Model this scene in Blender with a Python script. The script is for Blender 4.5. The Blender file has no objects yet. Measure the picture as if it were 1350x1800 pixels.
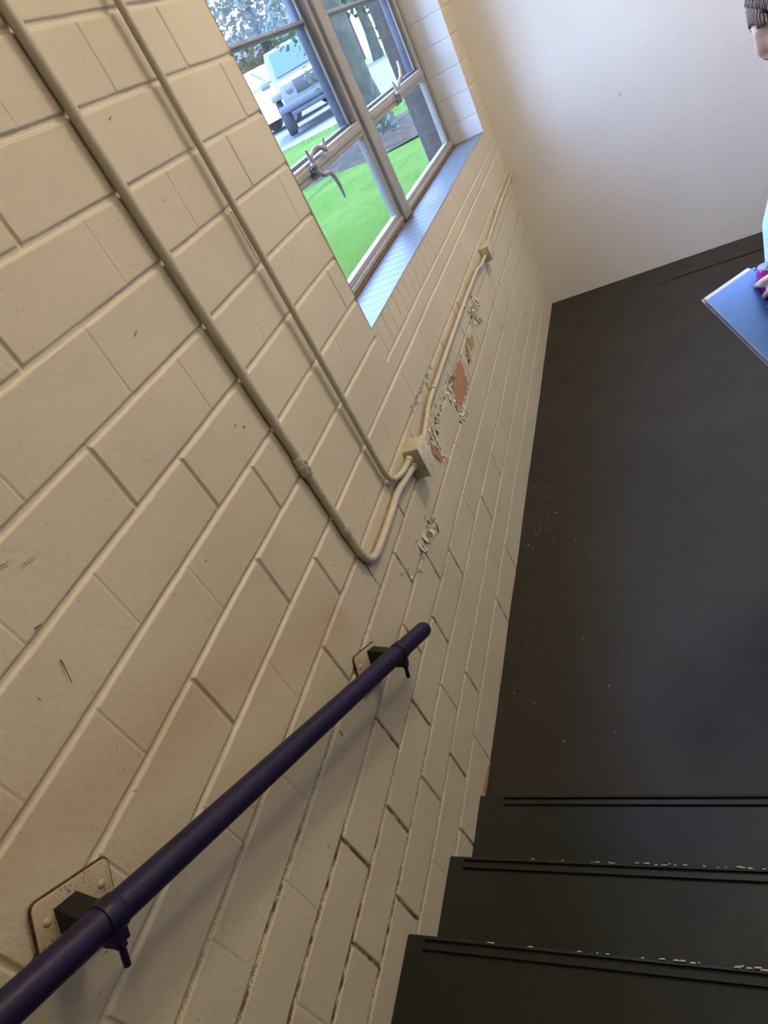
import bpy, bmesh, math, random
import numpy as np
from mathutils import Vector, Matrix

random.seed(7)
rng = np.random.default_rng(11)
sc = bpy.context.scene
COL = sc.collection

# ------------------------------------------------------------------ camera, sky, sun, lamps, exposure
CAM_R = [(0.868543, 0.237588, -0.434954), (-0.195351, -0.642443, -0.741016), (-0.455489, 0.728573, -0.511576)]
FPX = 1191.6
CAM_C = Vector((0.870389, -4.767633, 1.894021))
cam_data = bpy.data.cameras.new('camera')
cam_data.sensor_fit = 'VERTICAL'
cam_data.sensor_height = 36.0
cam_data.lens = FPX / 1800.0 * 36.0
cam_data.clip_start = 0.02
cam_data.clip_end = 300
cam = bpy.data.objects.new('camera', cam_data)
COL.objects.link(cam)
r0, r1, r2 = [Vector(r) for r in CAM_R]
m3 = Matrix((r0, -r1, -r2)).transposed()
m3 = m3.to_quaternion().normalized().to_matrix()
cam.matrix_world = Matrix.Translation(CAM_C) @ m3.to_4x4()
sc.camera = cam

sc.view_settings.view_transform = 'Standard'
sc.view_settings.look = 'None'
sc.view_settings.gamma = 1.0
sc.view_settings.use_curve_mapping = False
sc.view_settings.exposure = 0.0

SKY = 12.5
world = bpy.data.worlds.new('sky')
sc.world = world
world.use_nodes = True
wn = world.node_tree.nodes
wl = world.node_tree.links
wn.clear()
w_out = wn.new('ShaderNodeOutputWorld')
w_bg = wn.new('ShaderNodeBackground')
w_bg.inputs['Strength'].default_value = SKY
w_tc = wn.new('ShaderNodeTexCoord')
w_sep = wn.new('ShaderNodeSeparateXYZ')
w_ramp = wn.new('ShaderNodeValToRGB')
w_ramp.color_ramp.elements[0].position = 0.0
w_ramp.color_ramp.elements[0].color = (0.50, 0.68, 0.98, 1)
w_ramp.color_ramp.elements[1].position = 0.6
w_ramp.color_ramp.elements[1].color = (0.52, 0.86, 1.75, 1)
wl.new(w_tc.outputs['Generated'], w_sep.inputs[0])
wl.new(w_sep.outputs['Z'], w_ramp.inputs['Fac'])
wl.new(w_ramp.outputs['Color'], w_bg.inputs['Color'])
wl.new(w_bg.outputs[0], w_out.inputs['Surface'])

def light(name, kind, loc, energy, color, target=None, **kw):
    d = bpy.data.lights.new(name, kind)
    d.energy = energy
    d.color = color
    for k, v in kw.items():
        setattr(d, k, v)
    o = bpy.data.objects.new(name, d)
    o.location = loc
    if target is not None:
        o.rotation_euler = (Vector(target) - Vector(loc)).to_track_quat('-Z', 'Y').to_euler()
    COL.objects.link(o)
    return o

SUN_DIR = Vector((0.10, 0.45, 0.85))           # towards the sun, high beyond the end of the building
light('sun', 'SUN', SUN_DIR * 20, 9.0, (1.0, 0.95, 0.86), target=(0, 0, 0), angle=0.012)
# fluorescent ceiling fixtures of the stairwell (their housings are built further down)
LAMPS = [((2.00, -1.65), 77.0), ((2.15, -4.25), 24.0)]
CEIL = 4.30
for (lx, ly), pw in LAMPS:
    light('ceiling_lamp', 'AREA', (lx, ly, CEIL - 0.115), pw, (1.0, 0.87, 0.62), target=(lx, ly, 0),
          shape='RECTANGLE', size=0.30, size_y=1.20)
# daylight portal filling the window opening (guides sky light only)
por = light('window_portal', 'AREA', (-0.40, -1.60, 2.43), 1.0, (1, 1, 1), target=(2, -1.60, 2.43),
            shape='RECTANGLE', size=2.7, size_y=2.45)
por.data.cycles.is_portal = True

# ------------------------------------------------------------------ helpers
def ray(u, v):
    k = Vector(((u - 675) / FPX, (v - 900) / FPX, 1.0))
    return Vector((r0.x * k.x + r1.x * k.y + r2.x * k.z, r0.y * k.x + r1.y * k.y + r2.y * k.z, r0.z * k.x + r1.z * k.y + r2.z * k.z))

def on_axis(u, v, ax, val):
    d = ray(u, v)
    return CAM_C + d * ((val - CAM_C[ax]) / d[ax])

def wall_pt(u, v, x=0.0):
    return on_axis(u, v, 0, x)

def at_dist(u, v, d):
    return CAM_C + ray(u, v).normalized() * d

def s2l(c):
    return tuple((x / 255 / 12.92 if x / 255 <= 0.04045 else ((x / 255 + 0.055) / 1.055) ** 2.4) for x in c)

class NT:
    def __init__(self, name):
        self.m = bpy.data.materials.new(name)
        self.m.use_nodes = True
        self.t = self.m.node_tree
        self.n = self.t.nodes
        self.b = self.n['Principled BSDF']
        self.out = self.n['Material Output']
    def new(self, t, **kw):
        nd = self.n.new(t)
        for k, v in kw.items():
            setattr(nd, k, v)
        return nd
    def link(self, a, b):
        self.t.links.new(a, b)
    def pos(self):
        return self.new('ShaderNodeNewGeometry').outputs['Position']
    def noise(self, scale, detail=4, rough=0.55, vec=None, dist=0.0):
        nd = self.new('ShaderNodeTexNoise')
        nd.inputs['Scale'].default_value = scale
        nd.inputs['Detail'].default_value = detail
        nd.inputs['Roughness'].default_value = rough
        nd.inputs['Distortion'].default_value = dist
        self.link(vec if vec is not None else self.pos(), nd.inputs['Vector'])
        return nd.outputs['Fac']
    def ramp(self, fac, p0, c0, p1, c1):
        nd = self.new('ShaderNodeValToRGB')
        e = nd.color_ramp.elements
        e[0].position, e[1].position = p0, p1
        e[0].color = (*c0, 1) if not isinstance(c0, (int, float)) else (c0, c0, c0, 1)
        e[1].color = (*c1, 1) if not isinstance(c1, (int, float)) else (c1, c1, c1, 1)
        self.link(fac, nd.inputs['Fac'])
        return nd.outputs['Color']
    def mix(self, fac, a, b, mode='MIX'):
        nd = self.new('ShaderNodeMix', data_type='RGBA', blend_type=mode)
        for s, v in ((nd.inputs['Factor'], fac), (nd.inputs['A'], a), (nd.inputs['B'], b)):
            if isinstance(v, (int, float)):
                s.default_value = v
            elif isinstance(v, tuple):
                s.default_value = (*v, 1) if len(v) == 3 else v
            else:
                self.link(v, s)
        return nd.outputs['Result']
    def math(self, op, a, b=None):
        nd = self.new('ShaderNodeMath', operation=op)
        for s, v in zip(nd.inputs, (a, b)):
            if v is None:
                continue
            if isinstance(v, (int, float)):
                s.default_value = v
            else:
                self.link(v, s)
        return nd.outputs[0]
    def attr(self, name):
        return self.new('ShaderNodeAttribute', attribute_name=name).outputs['Fac']
    def bump(self, h, strength=0.3, dist=0.002):
        nd = self.new('ShaderNodeBump')
        nd.inputs['Strength'].default_value = strength
        nd.inputs['Distance'].default_value = dist
        self.link(h, nd.inputs['Height'])
        self.link(nd.outputs[0], self.b.inputs['Normal'])
    def set(self, color=None, rough=None, metal=None, spec=None):
        for key, v in (('Base Color', color), ('Roughness', rough), ('Metallic', metal), ('Specular IOR Level', spec)):
            if v is None:
                continue
            s = self.b.inputs[key]
            if isinstance(v, tuple):
                s.default_value = (*v, 1)
            elif isinstance(v, (int, float)):
                s.default_value = v
            else:
                self.link(v, s)

def plain(name, color, rough=0.5, metal=0.0, var=0.12, scale=30, bump=0.0, bscale=200, spec=None):
    if rough >= 0.85 and spec is None:
        spec = 0.1
    t = NT(name)
    dark = tuple(c * (1 - var) for c in color)
    lite = tuple(min(1, c * (1 + var)) for c in color)
    t.set(t.ramp(t.noise(scale), 0.35, dark, 0.65, lite), rough, metal, spec)
    if bump:
        t.bump(t.noise(bscale, 3), bump, 0.002)
    return t.m

class MB:
    """collects shapes, links them as ONE mesh object"""
    def __init__(self):
        self.v, self.f = [], []
    def add(self, vs, fs):
        o = len(self.v)
        self.v += [tuple(p) for p in vs]
        self.f += [tuple(i + o for i in f) for f in fs]
        return self
    def box(self, lo, hi, m=None):
        x0, y0, z0 = lo
        x1, y1, z1 = hi
        vs = [Vector(p) for p in ((x0, y0, z0), (x1, y0, z0), (x1, y1, z0), (x0, y1, z0), (x0, y0, z1), (x1, y0, z1), (x1, y1, z1), (x0, y1, z1))]
        if m is not None:
            vs = [m @ p for p in vs]
        return self.add(vs, [(3, 2, 1, 0), (4, 5, 6, 7), (0, 1, 5, 4), (1, 2, 6, 5), (2, 3, 7, 6), (3, 0, 4, 7)])
    def tube(self, path, rad, n=16, cap=True, squash=None, up=None):
        path = [Vector(p) for p in path]
        rads = rad if isinstance(rad, (list, tuple)) else [rad] * len(path)
        t0 = (path[1] - path[0]).normalized()
        a = up if up is not None else (Vector((0, 0, 1)) if abs(t0.z) < 0.9 else Vector((1, 0, 0)))
        nrm = (a - t0 * a.dot(t0)).normalized()
        vs = []
        for i, p in enumerate(path):
            if i == 0:
                t = t0
            elif i == len(path) - 1:
                t = (path[i] - path[i - 1]).normalized()
            else:
                t = ((path[i + 1] - path[i]).normalized() + (path[i] - path[i - 1]).normalized()).normalized()
            nrm = (nrm - t * nrm.dot(t)).normalized()
            bi = t.cross(nrm)
            r = rads[i]
            ra, rb = (r, r) if not isinstance(r, (tuple, list)) else r
            for k in range(n):
                an = 2 * math.pi * k / n
                vs.append(p + nrm * (ra * math.cos(an)) + bi * (rb * math.sin(an)))
        fs = []
        L = len(path)
        for i in range(L - 1):
            for k in range(n):
                k2 = (k + 1) % n
                fs.append((i * n + k, i * n + k2, (i + 1) * n + k2, (i + 1) * n + k))
        if cap:
            fs.append(tuple(range(n - 1, -1, -1)))
            fs.append(tuple((L - 1) * n + k for k in range(n)))
        return self.add(vs, fs)
    def capsule(self, a, b, ra, rb, n=14):
        a, b = Vector(a), Vector(b)
        d = (b - a).normalized()
        pts, rs = [], []
        for k in range(5):
            th = math.pi / 2 * k / 4.3
            pts.append(a - d * ra * math.cos(th)); rs.append(max(ra * math.sin(th), ra * 0.05))
        pts.append(a); rs.append(ra)
        pts.append(b); rs.append(rb)
        for k in range(5):
            th = math.pi / 2 * (k + 0.7) / 4.7
            pts.append(b + d * rb * math.sin(th)); rs.append(max(rb * math.cos(th), rb * 0.05))
        return self.tube(pts, rs, n)
    def ball(self, c, r, seg=16, rings=10, m=None):
        c = Vector(c)
        rr = Vector(r) if hasattr(r, '__len__') else Vector((r, r, r))
        vs, fs = [], []
        for i in range(1, rings):
            th = math.pi * i / rings
            for k in range(seg):
                ph = 2 * math.pi * k / seg
                p = Vector((rr.x * math.sin(th) * math.cos(ph), rr.y * math.sin(th) * math.sin(ph), rr.z * math.cos(th)))
                vs.append(c + (m @ p if m is not None else p))
        top, bot = Vector((0, 0, rr.z)), Vector((0, 0, -rr.z))
        vs.append(c + (m @ top if m is not None else top))
        vs.append(c + (m @ bot if m is not None else bot))
        T, B = len(vs) - 2, len(vs) - 1
        for i in range(rings - 2):
            for k in range(seg):
                k2 = (k + 1) % seg
                fs.append((i * seg + k, (i + 1) * seg + k, (i + 1) * seg + k2, i * seg + k2))
        for k in range(seg):
            k2 = (k + 1) % seg
            fs.append((T, k, k2))
            fs.append((B, (rings - 2) * seg + k2, (rings - 2) * seg + k))
        return self.add(vs, fs)
    def prism(self, poly, off):
        """poly: list of 3-D points, extruded by vector off"""
        n = len(poly)
        off = Vector(off)
        vs = [Vector(p) for p in poly] + [Vector(p) + off for p in poly]
        fs = [tuple(range(n - 1, -1, -1)), tuple(range(n, 2 * n))]
        for k in range(n):
            k2 = (k + 1) % n
            fs.append((k, k2, n + k2, n + k))
        return self.add(vs, fs)
    def lathe(self, prof, m, n=32):
        vs, fs = [], []
        for (r, h) in prof:
            for k in range(n):
                an = 2 * math.pi * k / n
                vs.append(m @ Vector((r * math.cos(an), r * math.sin(an), h)))
        for i in range(len(prof) - 1):
            for k in range(n):
                k2 = (k + 1) % n
                fs.append((i * n + k, i * n + k2, (i + 1) * n + k2, (i + 1) * n + k))
        return self.add(vs, fs)
    def build(self, name, mat, parent=None, smooth=False, bevel=0.0, seg=2, angle=35):
        me = bpy.data.meshes.new(name)
        me.from_pydata(self.v, [], self.f)
        me.update()
        bm = bmesh.new()
        bm.from_mesh(me)
        bmesh.ops.recalc_face_normals(bm, faces=bm.faces)
        bm.to_mesh(me)
        bm.free()
        o = bpy.data.objects.new(name, me)
        COL.objects.link(o)
        me.materials.append(mat)
        if bevel:
            md = o.modifiers.new('bevel', 'BEVEL')
            md.width = bevel
            md.segments = seg
            md.limit_method = 'ANGLE'
            md.angle_limit = math.radians(40)
        if smooth or bevel:
            for p in me.polygons:
                p.use_smooth = True
            es = o.modifiers.new('split', 'EDGE_SPLIT')
            es.split_angle = math.radians(angle)
        if parent is not None:
            adopt(o, parent)
        return o

def adopt(o, parent):
    o.parent = parent
    o.matrix_parent_inverse = parent.matrix_world.inverted()

def adopt2(o, p):
    bpy.context.view_layer.update()
    o.parent = p
    o.matrix_parent_inverse = p.matrix_world.inverted()

def empty(name, loc, label=None, cat=None, group=None):
    o = bpy.data.objects.new(name, None)
    o.location = loc
    o.empty_display_size = 0.1
    COL.objects.link(o)
    o.matrix_world = Matrix.Translation(Vector(loc))
    tag(o, label, cat, group)
    return o

def tag(o, label=None, cat=None, group=None, kind=None):
    for k, v in (('label', label), ('category', cat), ('group', group), ('kind', kind)):
        if v:
            o[k] = v
    return o

def fillet(pts, r, n=8):
    """round the corners of a polyline"""
    pts = [Vector(p) for p in pts]
    out = [pts[0]]
    for i in range(1, len(pts) - 1):
        a, b, c = pts[i - 1], pts[i], pts[i + 1]
        rr = r[i - 1] if isinstance(r, (list, tuple)) else r
        d1, d2 = (a - b), (c - b)
        t = min(rr, d1.length * 0.49, d2.length * 0.49)
        p, q = b + d1.normalized() * t, b + d2.normalized() * t
        for k in range(n + 1):
            s = k / n
            out.append(p * (1 - s) ** 2 + b * 2 * s * (1 - s) + q * s * s)
    out.append(pts[-1])
    return out

# ------------------------------------------------------------------ materials
def painted_masonry(name, base, joint_col, dirty=True):
    t = NT(name)
    n1 = t.noise(2.2, 3)
    n2 = t.noise(38, 5)
    c = t.ramp(n1, 0.3, tuple(x * 0.93 for x in base), 0.7, tuple(min(1, x * 1.05) for x in base))
    c = t.mix(t.ramp(n2, 0.62, 0.0, 0.75, 0.10), c, tuple(x * 0.55 for x in base))
    j = t.attr('joint')
    c = t.mix(j, c, joint_col)
    n3 = t.noise(330, 4, 0.65)
    if dirty:
        w = t.attr('wear')
        # crumbling, dirty paint in the worn joints
        sp = t.ramp(n3, 0.49, 0.0, 0.57, 1.0)
        f = t.math('MULTIPLY', t.math('MULTIPLY', j, w), sp)
        c = t.mix(f, c, s2l((118, 92, 58)))
        crack = t.attr('crack')
        f2 = t.math('MULTIPLY', crack, t.ramp(t.noise(30, 4), 0.42, 0.05, 0.56, 1.0))
        c = t.mix(f2, c, t.mix(t.ramp(t.noise(55, 3), 0.42, 0.0, 0.6, 1.0), s2l((52, 36, 22)), s2l((128, 92, 54))))
        # small scuffs and pin holes
        sc1 = t.noise(95, 2, 0.5, dist=1.5)
        c = t.mix(t.ramp(sc1, 0.745, 0.0, 0.765, 0.75), c, s2l((70, 58, 46)))
        st = t.attr('stain')
        c = t.mix(st, c, s2l((176, 128, 74)))
    t.set(c, 0.42, 0.0, 0.45)
    h = t.math('ADD', t.math('MULTIPLY', t.noise(70, 5, 0.6), 1.0), t.math('MULTIPLY', t.noise(900, 2), 0.12))
    h = t.math('ADD', h, t.math('MULTIPLY', t.math('MULTIPLY', n3, t.math('MULTIPLY', j, t.attr('wear') if dirty else 0.2)), 2.2))
    t.bump(h, 0.55, 0.0028)
    return t.m

WALLC = (0.580, 0.485, 0.345)
M = {}
M['wall'] = painted_masonry('painted_clay_tile', WALLC, (0.595, 0.505, 0.365))
M['reveal'] = painted_masonry('painted_reveal', (0.62, 0.59, 0.54), (0.50, 0.47, 0.42), dirty=False)

t = NT('back_wall_plaster')
c = t.ramp(t.noise(1.6, 3), 0.3, (0.64, 0.565, 0.475), 0.7, (0.69, 0.615, 0.53))
c = t.mix(t.ramp(t.noise(30, 3, dist=1.0), 0.74, 0.0, 0.76, 0.5), c, (0.2, 0.16, 0.12))
t.set(c, 0.5, 0, 0.35)
t.bump(t.math('ADD', t.noise(22, 5, 0.55), t.math('MULTIPLY', t.ramp(t.noise(60, 2), 0.66, 0.0, 0.74, 1.0), 0.45)), 0.5, 0.004)
M['plaster'] = t.m

def floor_paint(name, base, rough):
    t = NT(name)
    c = t.ramp(t.noise(1.4, 4), 0.3, tuple(x * 0.85 for x in base), 0.7, tuple(x * 1.18 for x in base))
    n = t.noise(9, 5, 0.7)
    c = t.mix(t.ramp(n, 0.56, 0.0, 0.74, 0.35), c, tuple(x * 1.8 for x in base))
    c = t.mix(t.ramp(t.noise(120, 2, 0.5), 0.765, 0.0, 0.78, 0.6), c, (0.20, 0.18, 0.14))
    t.set(c, t.ramp(t.noise(5, 4), 0.3, rough - 0.06, 0.7, rough + 0.08), 0, 0.32)
    t.bump(t.math('ADD', t.noise(28, 4), t.math('MULTIPLY', t.noise(260, 3), 0.25)), 0.3, 0.003)
    return t.m
M['floor'] = floor_paint('floor_paint', (0.0190, 0.0148, 0.0090), 0.50)
M['step'] = floor_paint('step_paint', (0.0115, 0.0125, 0.0092), 0.38)
M['chip'] = plain('worn_paint_chip', (0.42, 0.39, 0.33), 0.6)
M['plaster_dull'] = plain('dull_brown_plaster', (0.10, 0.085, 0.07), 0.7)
M['ceiling'] = plain('ceiling_paint', (0.62, 0.58, 0.50), 0.8)

def rail_paint(name, base, rough=0.34):
    t = NT(name)
    c = t.ramp(t.noise(26, 4), 0.3, tuple(x * 0.7 for x in base), 0.7, tuple(x * 1.3 for x in base))
    c = t.mix(t.ramp(t.noise(140, 3, 0.6), 0.72, 0.0, 0.76, 0.8), c, (0.16, 0.10, 0.09))
    t.set(c, rough, 0.0, 0.3)
    t.bump(t.noise(45, 4), 0.25, 0.0015)
    return t.m
M['rail'] = rail_paint('rail_paint', (0.0115, 0.0055, 0.030), 0.42)
M['clamp'] = rail_paint('clamp_paint', (0.010, 0.005, 0.025), 0.42)
M['arm'] = rail_paint('arm_paint', (0.009, 0.008, 0.005), 0.6)

def rusty(name, base, amt=0.62):
    t = NT(name)
    c = t.ramp(t.noise(20, 3), 0.3, tuple(x * 0.9 for x in base), 0.7, tuple(x * 1.06 for x in base))
    f = t.math('MULTIPLY', t.ramp(t.noise(210, 3, 0.5), amt, 0.0, amt + 0.05, 1.0), t.ramp(t.noise(24, 2), 0.42, 0.0, 0.6, 1.0))
    c = t.mix(f, c, (0.16, 0.07, 0.02))
    t.set(c, 0.45, 0, 0.4)
    t.bump(t.noise(120, 4), 0.3, 0.001)
    return t.m
M['plate'] = rusty('bracket_plate_paint', (0.47, 0.375, 0.255), 0.57)
M['rust'] = plain('rust', (0.055, 0.025, 0.010), 0.8, var=0.5, scale=150, bump=0.4)
M['conduit'] = rusty('conduit_paint', (0.52, 0.45, 0.34), 0.70)
M['conduit_up'] = rusty('conduit_paint_shaded', (0.30, 0.255, 0.19), 0.72)  # unused darker copy of the conduit paint, shade put into its colour
M['box'] = rusty('box_paint', (0.50, 0.43, 0.31), 0.68)
M['conn'] = plain('connector_paint', (0.60, 0.54, 0.43), 0.35)
M['frame'] = rusty('window_frame_paint', (0.31, 0.28, 0.245), 0.74)
M['frame_dark'] = plain('sash_steel', (0.10, 0.10, 0.12), 0.45)
M['caulk'] = plain('rusty_caulk', (0.26, 0.14, 0.045), 0.7, var=0.5, scale=60)
M['clay'] = plain('bare_clay', (0.40, 0.19, 0.10), 0.8, var=0.18, scale=90, bump=0.3)
M['algae'] = plain('old_green_paint', (0.30, 0.27, 0.11), 0.7, var=0.25, scale=90)
M['flake'] = plain('paint_flake', (0.60, 0.53, 0.43), 0.55, var=0.15, scale=120)
M['dark'] = plain('dark_gap', (0.02, 0.017, 0.013), 0.8)
M['lamp_white'] = plain('lamp_housing', (0.75, 0.75, 0.73), 0.4)

t = NT('window_glass')
t.n.remove(t.b)
tr = t.new('ShaderNodeBsdfTransparent')
tr.inputs['Color'].default_value = (0.95, 0.98, 0.98, 1)
gl = t.new('ShaderNodeBsdfGlossy')
gl.inputs['Roughness'].default_value = 0.03
df = t.new('ShaderNodeBsdfDiffuse')
df.inputs['Color'].default_value = (0.75, 0.82, 0.9, 1)
tl = t.new('ShaderNodeBsdfTranslucent')
tl.inputs['Color'].default_value = (0.8, 0.88, 0.95, 1)
fr = t.new('ShaderNodeLayerWeight')
fr.inputs['Blend'].default_value = 0.5
mx = t.new('ShaderNodeMixShader')
t.link(t.math('MULTIPLY', t.math('POWER', fr.outputs['Facing'], 5.0), 0.55), mx.inputs[0]); t.link(tr.outputs[0], mx.inputs[1]); t.link(gl.outputs[0], mx.inputs[2])
ad = t.new('ShaderNodeMixShader')
ad.inputs[0].default_value = 0.7
t.link(df.outputs[0], ad.inputs[1]); t.link(tl.outputs[0], ad.inputs[2])
m2 = t.new('ShaderNodeMixShader')
dust = t.ramp(t.noise(3.0, 5, 0.65), 0.4, 0.001, 0.75, 0.006)
t.link(dust, m2.inputs[0]); t.link(mx.outputs[0], m2.inputs[1]); t.link(ad.outputs[0], m2.inputs[2])
t.link(m2.outputs[0], t.out.inputs['Surface'])
M['glass'] = t.m
t = NT('dusty_glass')
t.n.remove(t.b)
tr = t.new('ShaderNodeBsdfTransparent')
tr.inputs['Color'].default_value = (0.93, 0.97, 0.98, 1)
tl = t.new('ShaderNodeBsdfTranslucent')
tl.inputs['Color'].default_value = (0.75, 0.85, 0.95, 1)
m2 = t.new('ShaderNodeMixShader')
dust = t.ramp(t.noise(4.0, 5, 0.65), 0.35, 0.03, 0.75, 0.07)
t.link(dust, m2.inputs[0]); t.link(tr.outputs[0], m2.inputs[1]); t.link(tl.outputs[0], m2.inputs[2])
t.link(m2.outputs[0], t.out.inputs['Surface'])
M['glass_dusty'] = t.m

# ------------------------------------------------------------------ wall relief builder
def vnoise(a, b, s, seed=0):
    """smooth value noise, numpy"""
    a = np.asarray(a) * s + 37.1 + seed * 13.7
    b = np.asarray(b) * s + 11.9 + seed * 7.3
    ia, ib = np.floor(a), np.floor(b)
    fa, fb = a - ia, b - ib
    fa, fb = fa * fa * (3 - 2 * fa), fb * fb * (3 - 2 * fb)
    def hsh(i, j):
        x = np.sin(i * 127.1 + j * 311.7 + seed * 17.0) * 43758.5453
        return x - np.floor(x)
    return (hsh(ia, ib) * (1 - fa) + hsh(ia + 1, ib) * fa) * (1 - fb) + (hsh(ia, ib + 1) * (1 - fa) + hsh(ia + 1, ib + 1) * fa) * fb

TL, TH = 0.2983, 0.1355
Y0 = -2.8413
ROWS = [0.0, 0.1435, 0.2753, 0.4119, 0.5445, 0.6811, 0.8183, 0.9548, 1.0909, 1.2335, 1.3647, 1.4976, 1.6299, 1.7689, 1.9024, 2.0400, 2.1742]
while ROWS[-1] < CEIL + 0.1:
    ROWS.append(ROWS[-1] + TH)
WIN_Y0, WIN_Y1, WIN_Z0, WIN_Z1 = -2.905, -0.300, 1.262, 3.600
ROWLOCK = 1.154
LAND_Y0 = -3.725
NEAR_Y = -7.6
OFF = [-2.6, -1.7, -1.3, -1.0, -0.72, -0.35, 0.0, 0.35, 0.72, 1.0, 1.3, 1.7, 2.6]

def relief_wall():
    bed_w, head_w = 0.0062, 0.0050
    zs, zr = [0.0], [(-1, 0)]
    extra = [(ROWLOCK, 'sill')]
    lines = [(z, i) for i, z in enumerate(ROWS)] + extra
    lines.sort()
    for z, i in lines:
        for o in OFF:
            zz = z + o * bed_w
            if 0.001 < zz < CEIL:
                zs.append(zz)
    for a, b in zip(lines[:-1], lines[1:]):
        for k in (0.32, 0.5, 0.68):
            zz = a[0] + (b[0] - a[0]) * k
            if zz < CEIL:
                zs.append(zz)
    zs += [CEIL, WIN_Z0, WIN_Z0 - 0.004, WIN_Z1]
    zs = np.unique(np.round(zs, 5))
    ys = []
    kmin = int(math.floor((NEAR_Y - Y0) / (TL / 2))) - 1
    heads = []
    for k in range(kmin, 40):
        y = Y0 + k * TL / 2
        if NEAR_Y < y < 0.0:
            heads.append((y, k % 2))
            for o in OFF:
                if NEAR_Y < y + o * head_w < 0:
                    ys.append(y + o * head_w)
            for q in (0.25, 0.5, 0.75):
                yy = y + TL / 2 * q
                if yy < 0:
                    ys.append(yy)
    RL = 0.0745
    rl = [WIN_Y0 + 0.038 + RL * k for k in range(39) if WIN_Y0 + 0.038 + RL * k < -0.01]
    for y in rl:
        for o in (-1.2, -0.5, 0.5, 1.2):
            ys.append(y + o * 0.0028)
    ys += [NEAR_Y, 0.0, WIN_Y0, WIN_Y1, WIN_Y0 - 0.004]
    ys = np.unique(np.round(ys, 5))
    Y, Z = np.meshgrid(ys, zs, indexing='ij')
    ny, nz = Y.shape
    depth = np.zeros_like(Y)
    joint = np.zeros_like(Y)
    wear = np.zeros_like(Y)
    crack = np.zeros_like(Y)
    inrow = (Y > WIN_Y0 - 0.001)
    # bed joints
    for z, i in lines:
        if z < 0.01:
            continue
        o = (Z - z) / bed_w
        p = np.interp(np.abs(o), [0, 0.35, 0.72, 1.0, 1.3], [1, 1, 0.78, 0.30, 0])
        s = 0.50 + 0.45 * vnoise(Y * 1.0, Z * 0 + z, 2.3, 3) + 0.35 * (vnoise(Y * 1.0, Z * 0 + z, 17.0, 4) - 0.5)
        if i == 'sill':
            p = p * inrow * 0.7
            o = np.where(inrow, o, 9)
        elif abs(z - 1.2335) < 1e-6:
            p = np.where(inrow, 0, p)
            o = np.where(inrow, 9, o)
        depth = np.maximum(depth, p * s * 0.0062)
        joint = np.maximum(joint, np.clip(p * 1.1, 0, 1))
        # cracked open paint along the upper edge of low joints
        hi = (np.abs(o + 0.35) < 0.5) * (vnoise(Y, Z * 0 + z, 3.1, 5) > 0.47)
        low = np.clip((1.12 - z) / 0.35, 0, 1)
        spot = np.clip((vnoise(Y, Z * 0 + z * 0.7, 1.5, 15) - 0.40) / 0.25, 0, 1) * np.clip((-3.3 - Y) / 0.5, 0.25, 1)
        crack = np.maximum(crack, hi * low * (0.12 + 0.88 * spot))
        wear = np.maximum(wear, (p > 0.05) * np.clip((1.12 - z) / 0.25, 0.0, 1))
    # head joints, staggered
    for i in range(len(ROWS)):
        lo = ROWS[i]
        hi_ = ROWS[i + 1] if i + 1 < len(ROWS) else CEIL + 1
        band = (Z > lo - 0.002) & (Z < hi_ + 0.002)
        if i == 0:
            pass
        for y, par in heads:
            # joints of the course whose lower bed is ROWS[i]
            want = (i - 1) % 2
            if par != want:
                continue
            hsh = math.sin(y * 91.7 + i * 17.3) * 43758.5
            hsh -= math.floor(hsh)
            q = 0.18 + 0.5 * hsh ** 1.5
            if y < -3.6 and hsh > 0.35:
                q = 0.6 + 0.4 * hsh
            wob = 0.0
            o = (Y - y - wob) / head_w
            near = np.abs(o) < 1.4
            p = np.interp(np.abs(o), [0, 0.35, 0.72, 1.0, 1.3], [1, 1, 0.75, 0.28, 0]) if q > 0.5 else np.interp(np.abs(o), [0, 0.35, 0.72, 1.3], [1, 0.9, 0.0, 0])
            b = band & near
            if abs(lo - 1.0909) < 1e-6:
                b = b & ~(inrow & (Z > ROWLOCK - 0.002))
            if abs(lo - 1.2335) < 1e-6:
                b = b & ~(inrow & (Z < WIN_Z0 + 0.02))
            depth = np.where(b, np.maximum(depth, p * q * 0.0062), depth)
            joint = np.where(b, np.maximum(joint, np.clip(p, 0, 1) * min(1, q + 0.2) * 0.9), joint)
            if lo < 0.95:
                wear = np.where(b & (p > 0.05), np.maximum(wear, 0.75), wear)
                if hsh > 0.45:
                    crack = np.where(b & (p > 0.6), np.maximum(crack, 0.8), crack)
    # rowlock course under the window
    band = inrow & (Z > ROWLOCK - 0.002) & (Z < WIN_Z0 + 0.001)
    for y in rl:
        o = np.abs(Y - y) / 0.0028
        p = np.interp(o, [0, 0.5, 1.2], [1, 1, 0])
        depth = np.where(band, np.maximum(depth, p * 0.0022), depth)
        joint = np.where(band, np.maximum(joint, p * 0.45), joint)
    edge = np.clip((joint > 0.02) * 1.0, 0, 1)
    X = -depth
    X += (vnoise(Y, Z, 3.0, 1) - 0.5) * 0.004 + (vnoise(Y, Z, 11.0, 2) - 0.5) * 0.0018
    X += (vnoise(Y, Z, 60.0, 8) - 0.5) * 0.0010 * edge
    # small random offset of every course, as laid
    Yw = Y + (vnoise(Y, Z, 7.0, 6) - 0.5) * 0.004 * ((Y > NEAR_Y + 0.01) & (Y < -0.02))
    Zw = Z + (vnoise(Y, Z, 2.5, 7) - 0.5) * 0.006 * ((Z > 0.02) & (Z < CEIL - 0.02)) + (vnoise(Y, Z, 40.0, 9) - 0.5) * 0.0016 * edge
    onw = (Y > WIN_Y0 - 0.02) & (Y < WIN_Y1 + 0.02) & (Z > WIN_Z0 - 0.02) & (Z < WIN_Z1 + 0.02)
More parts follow.
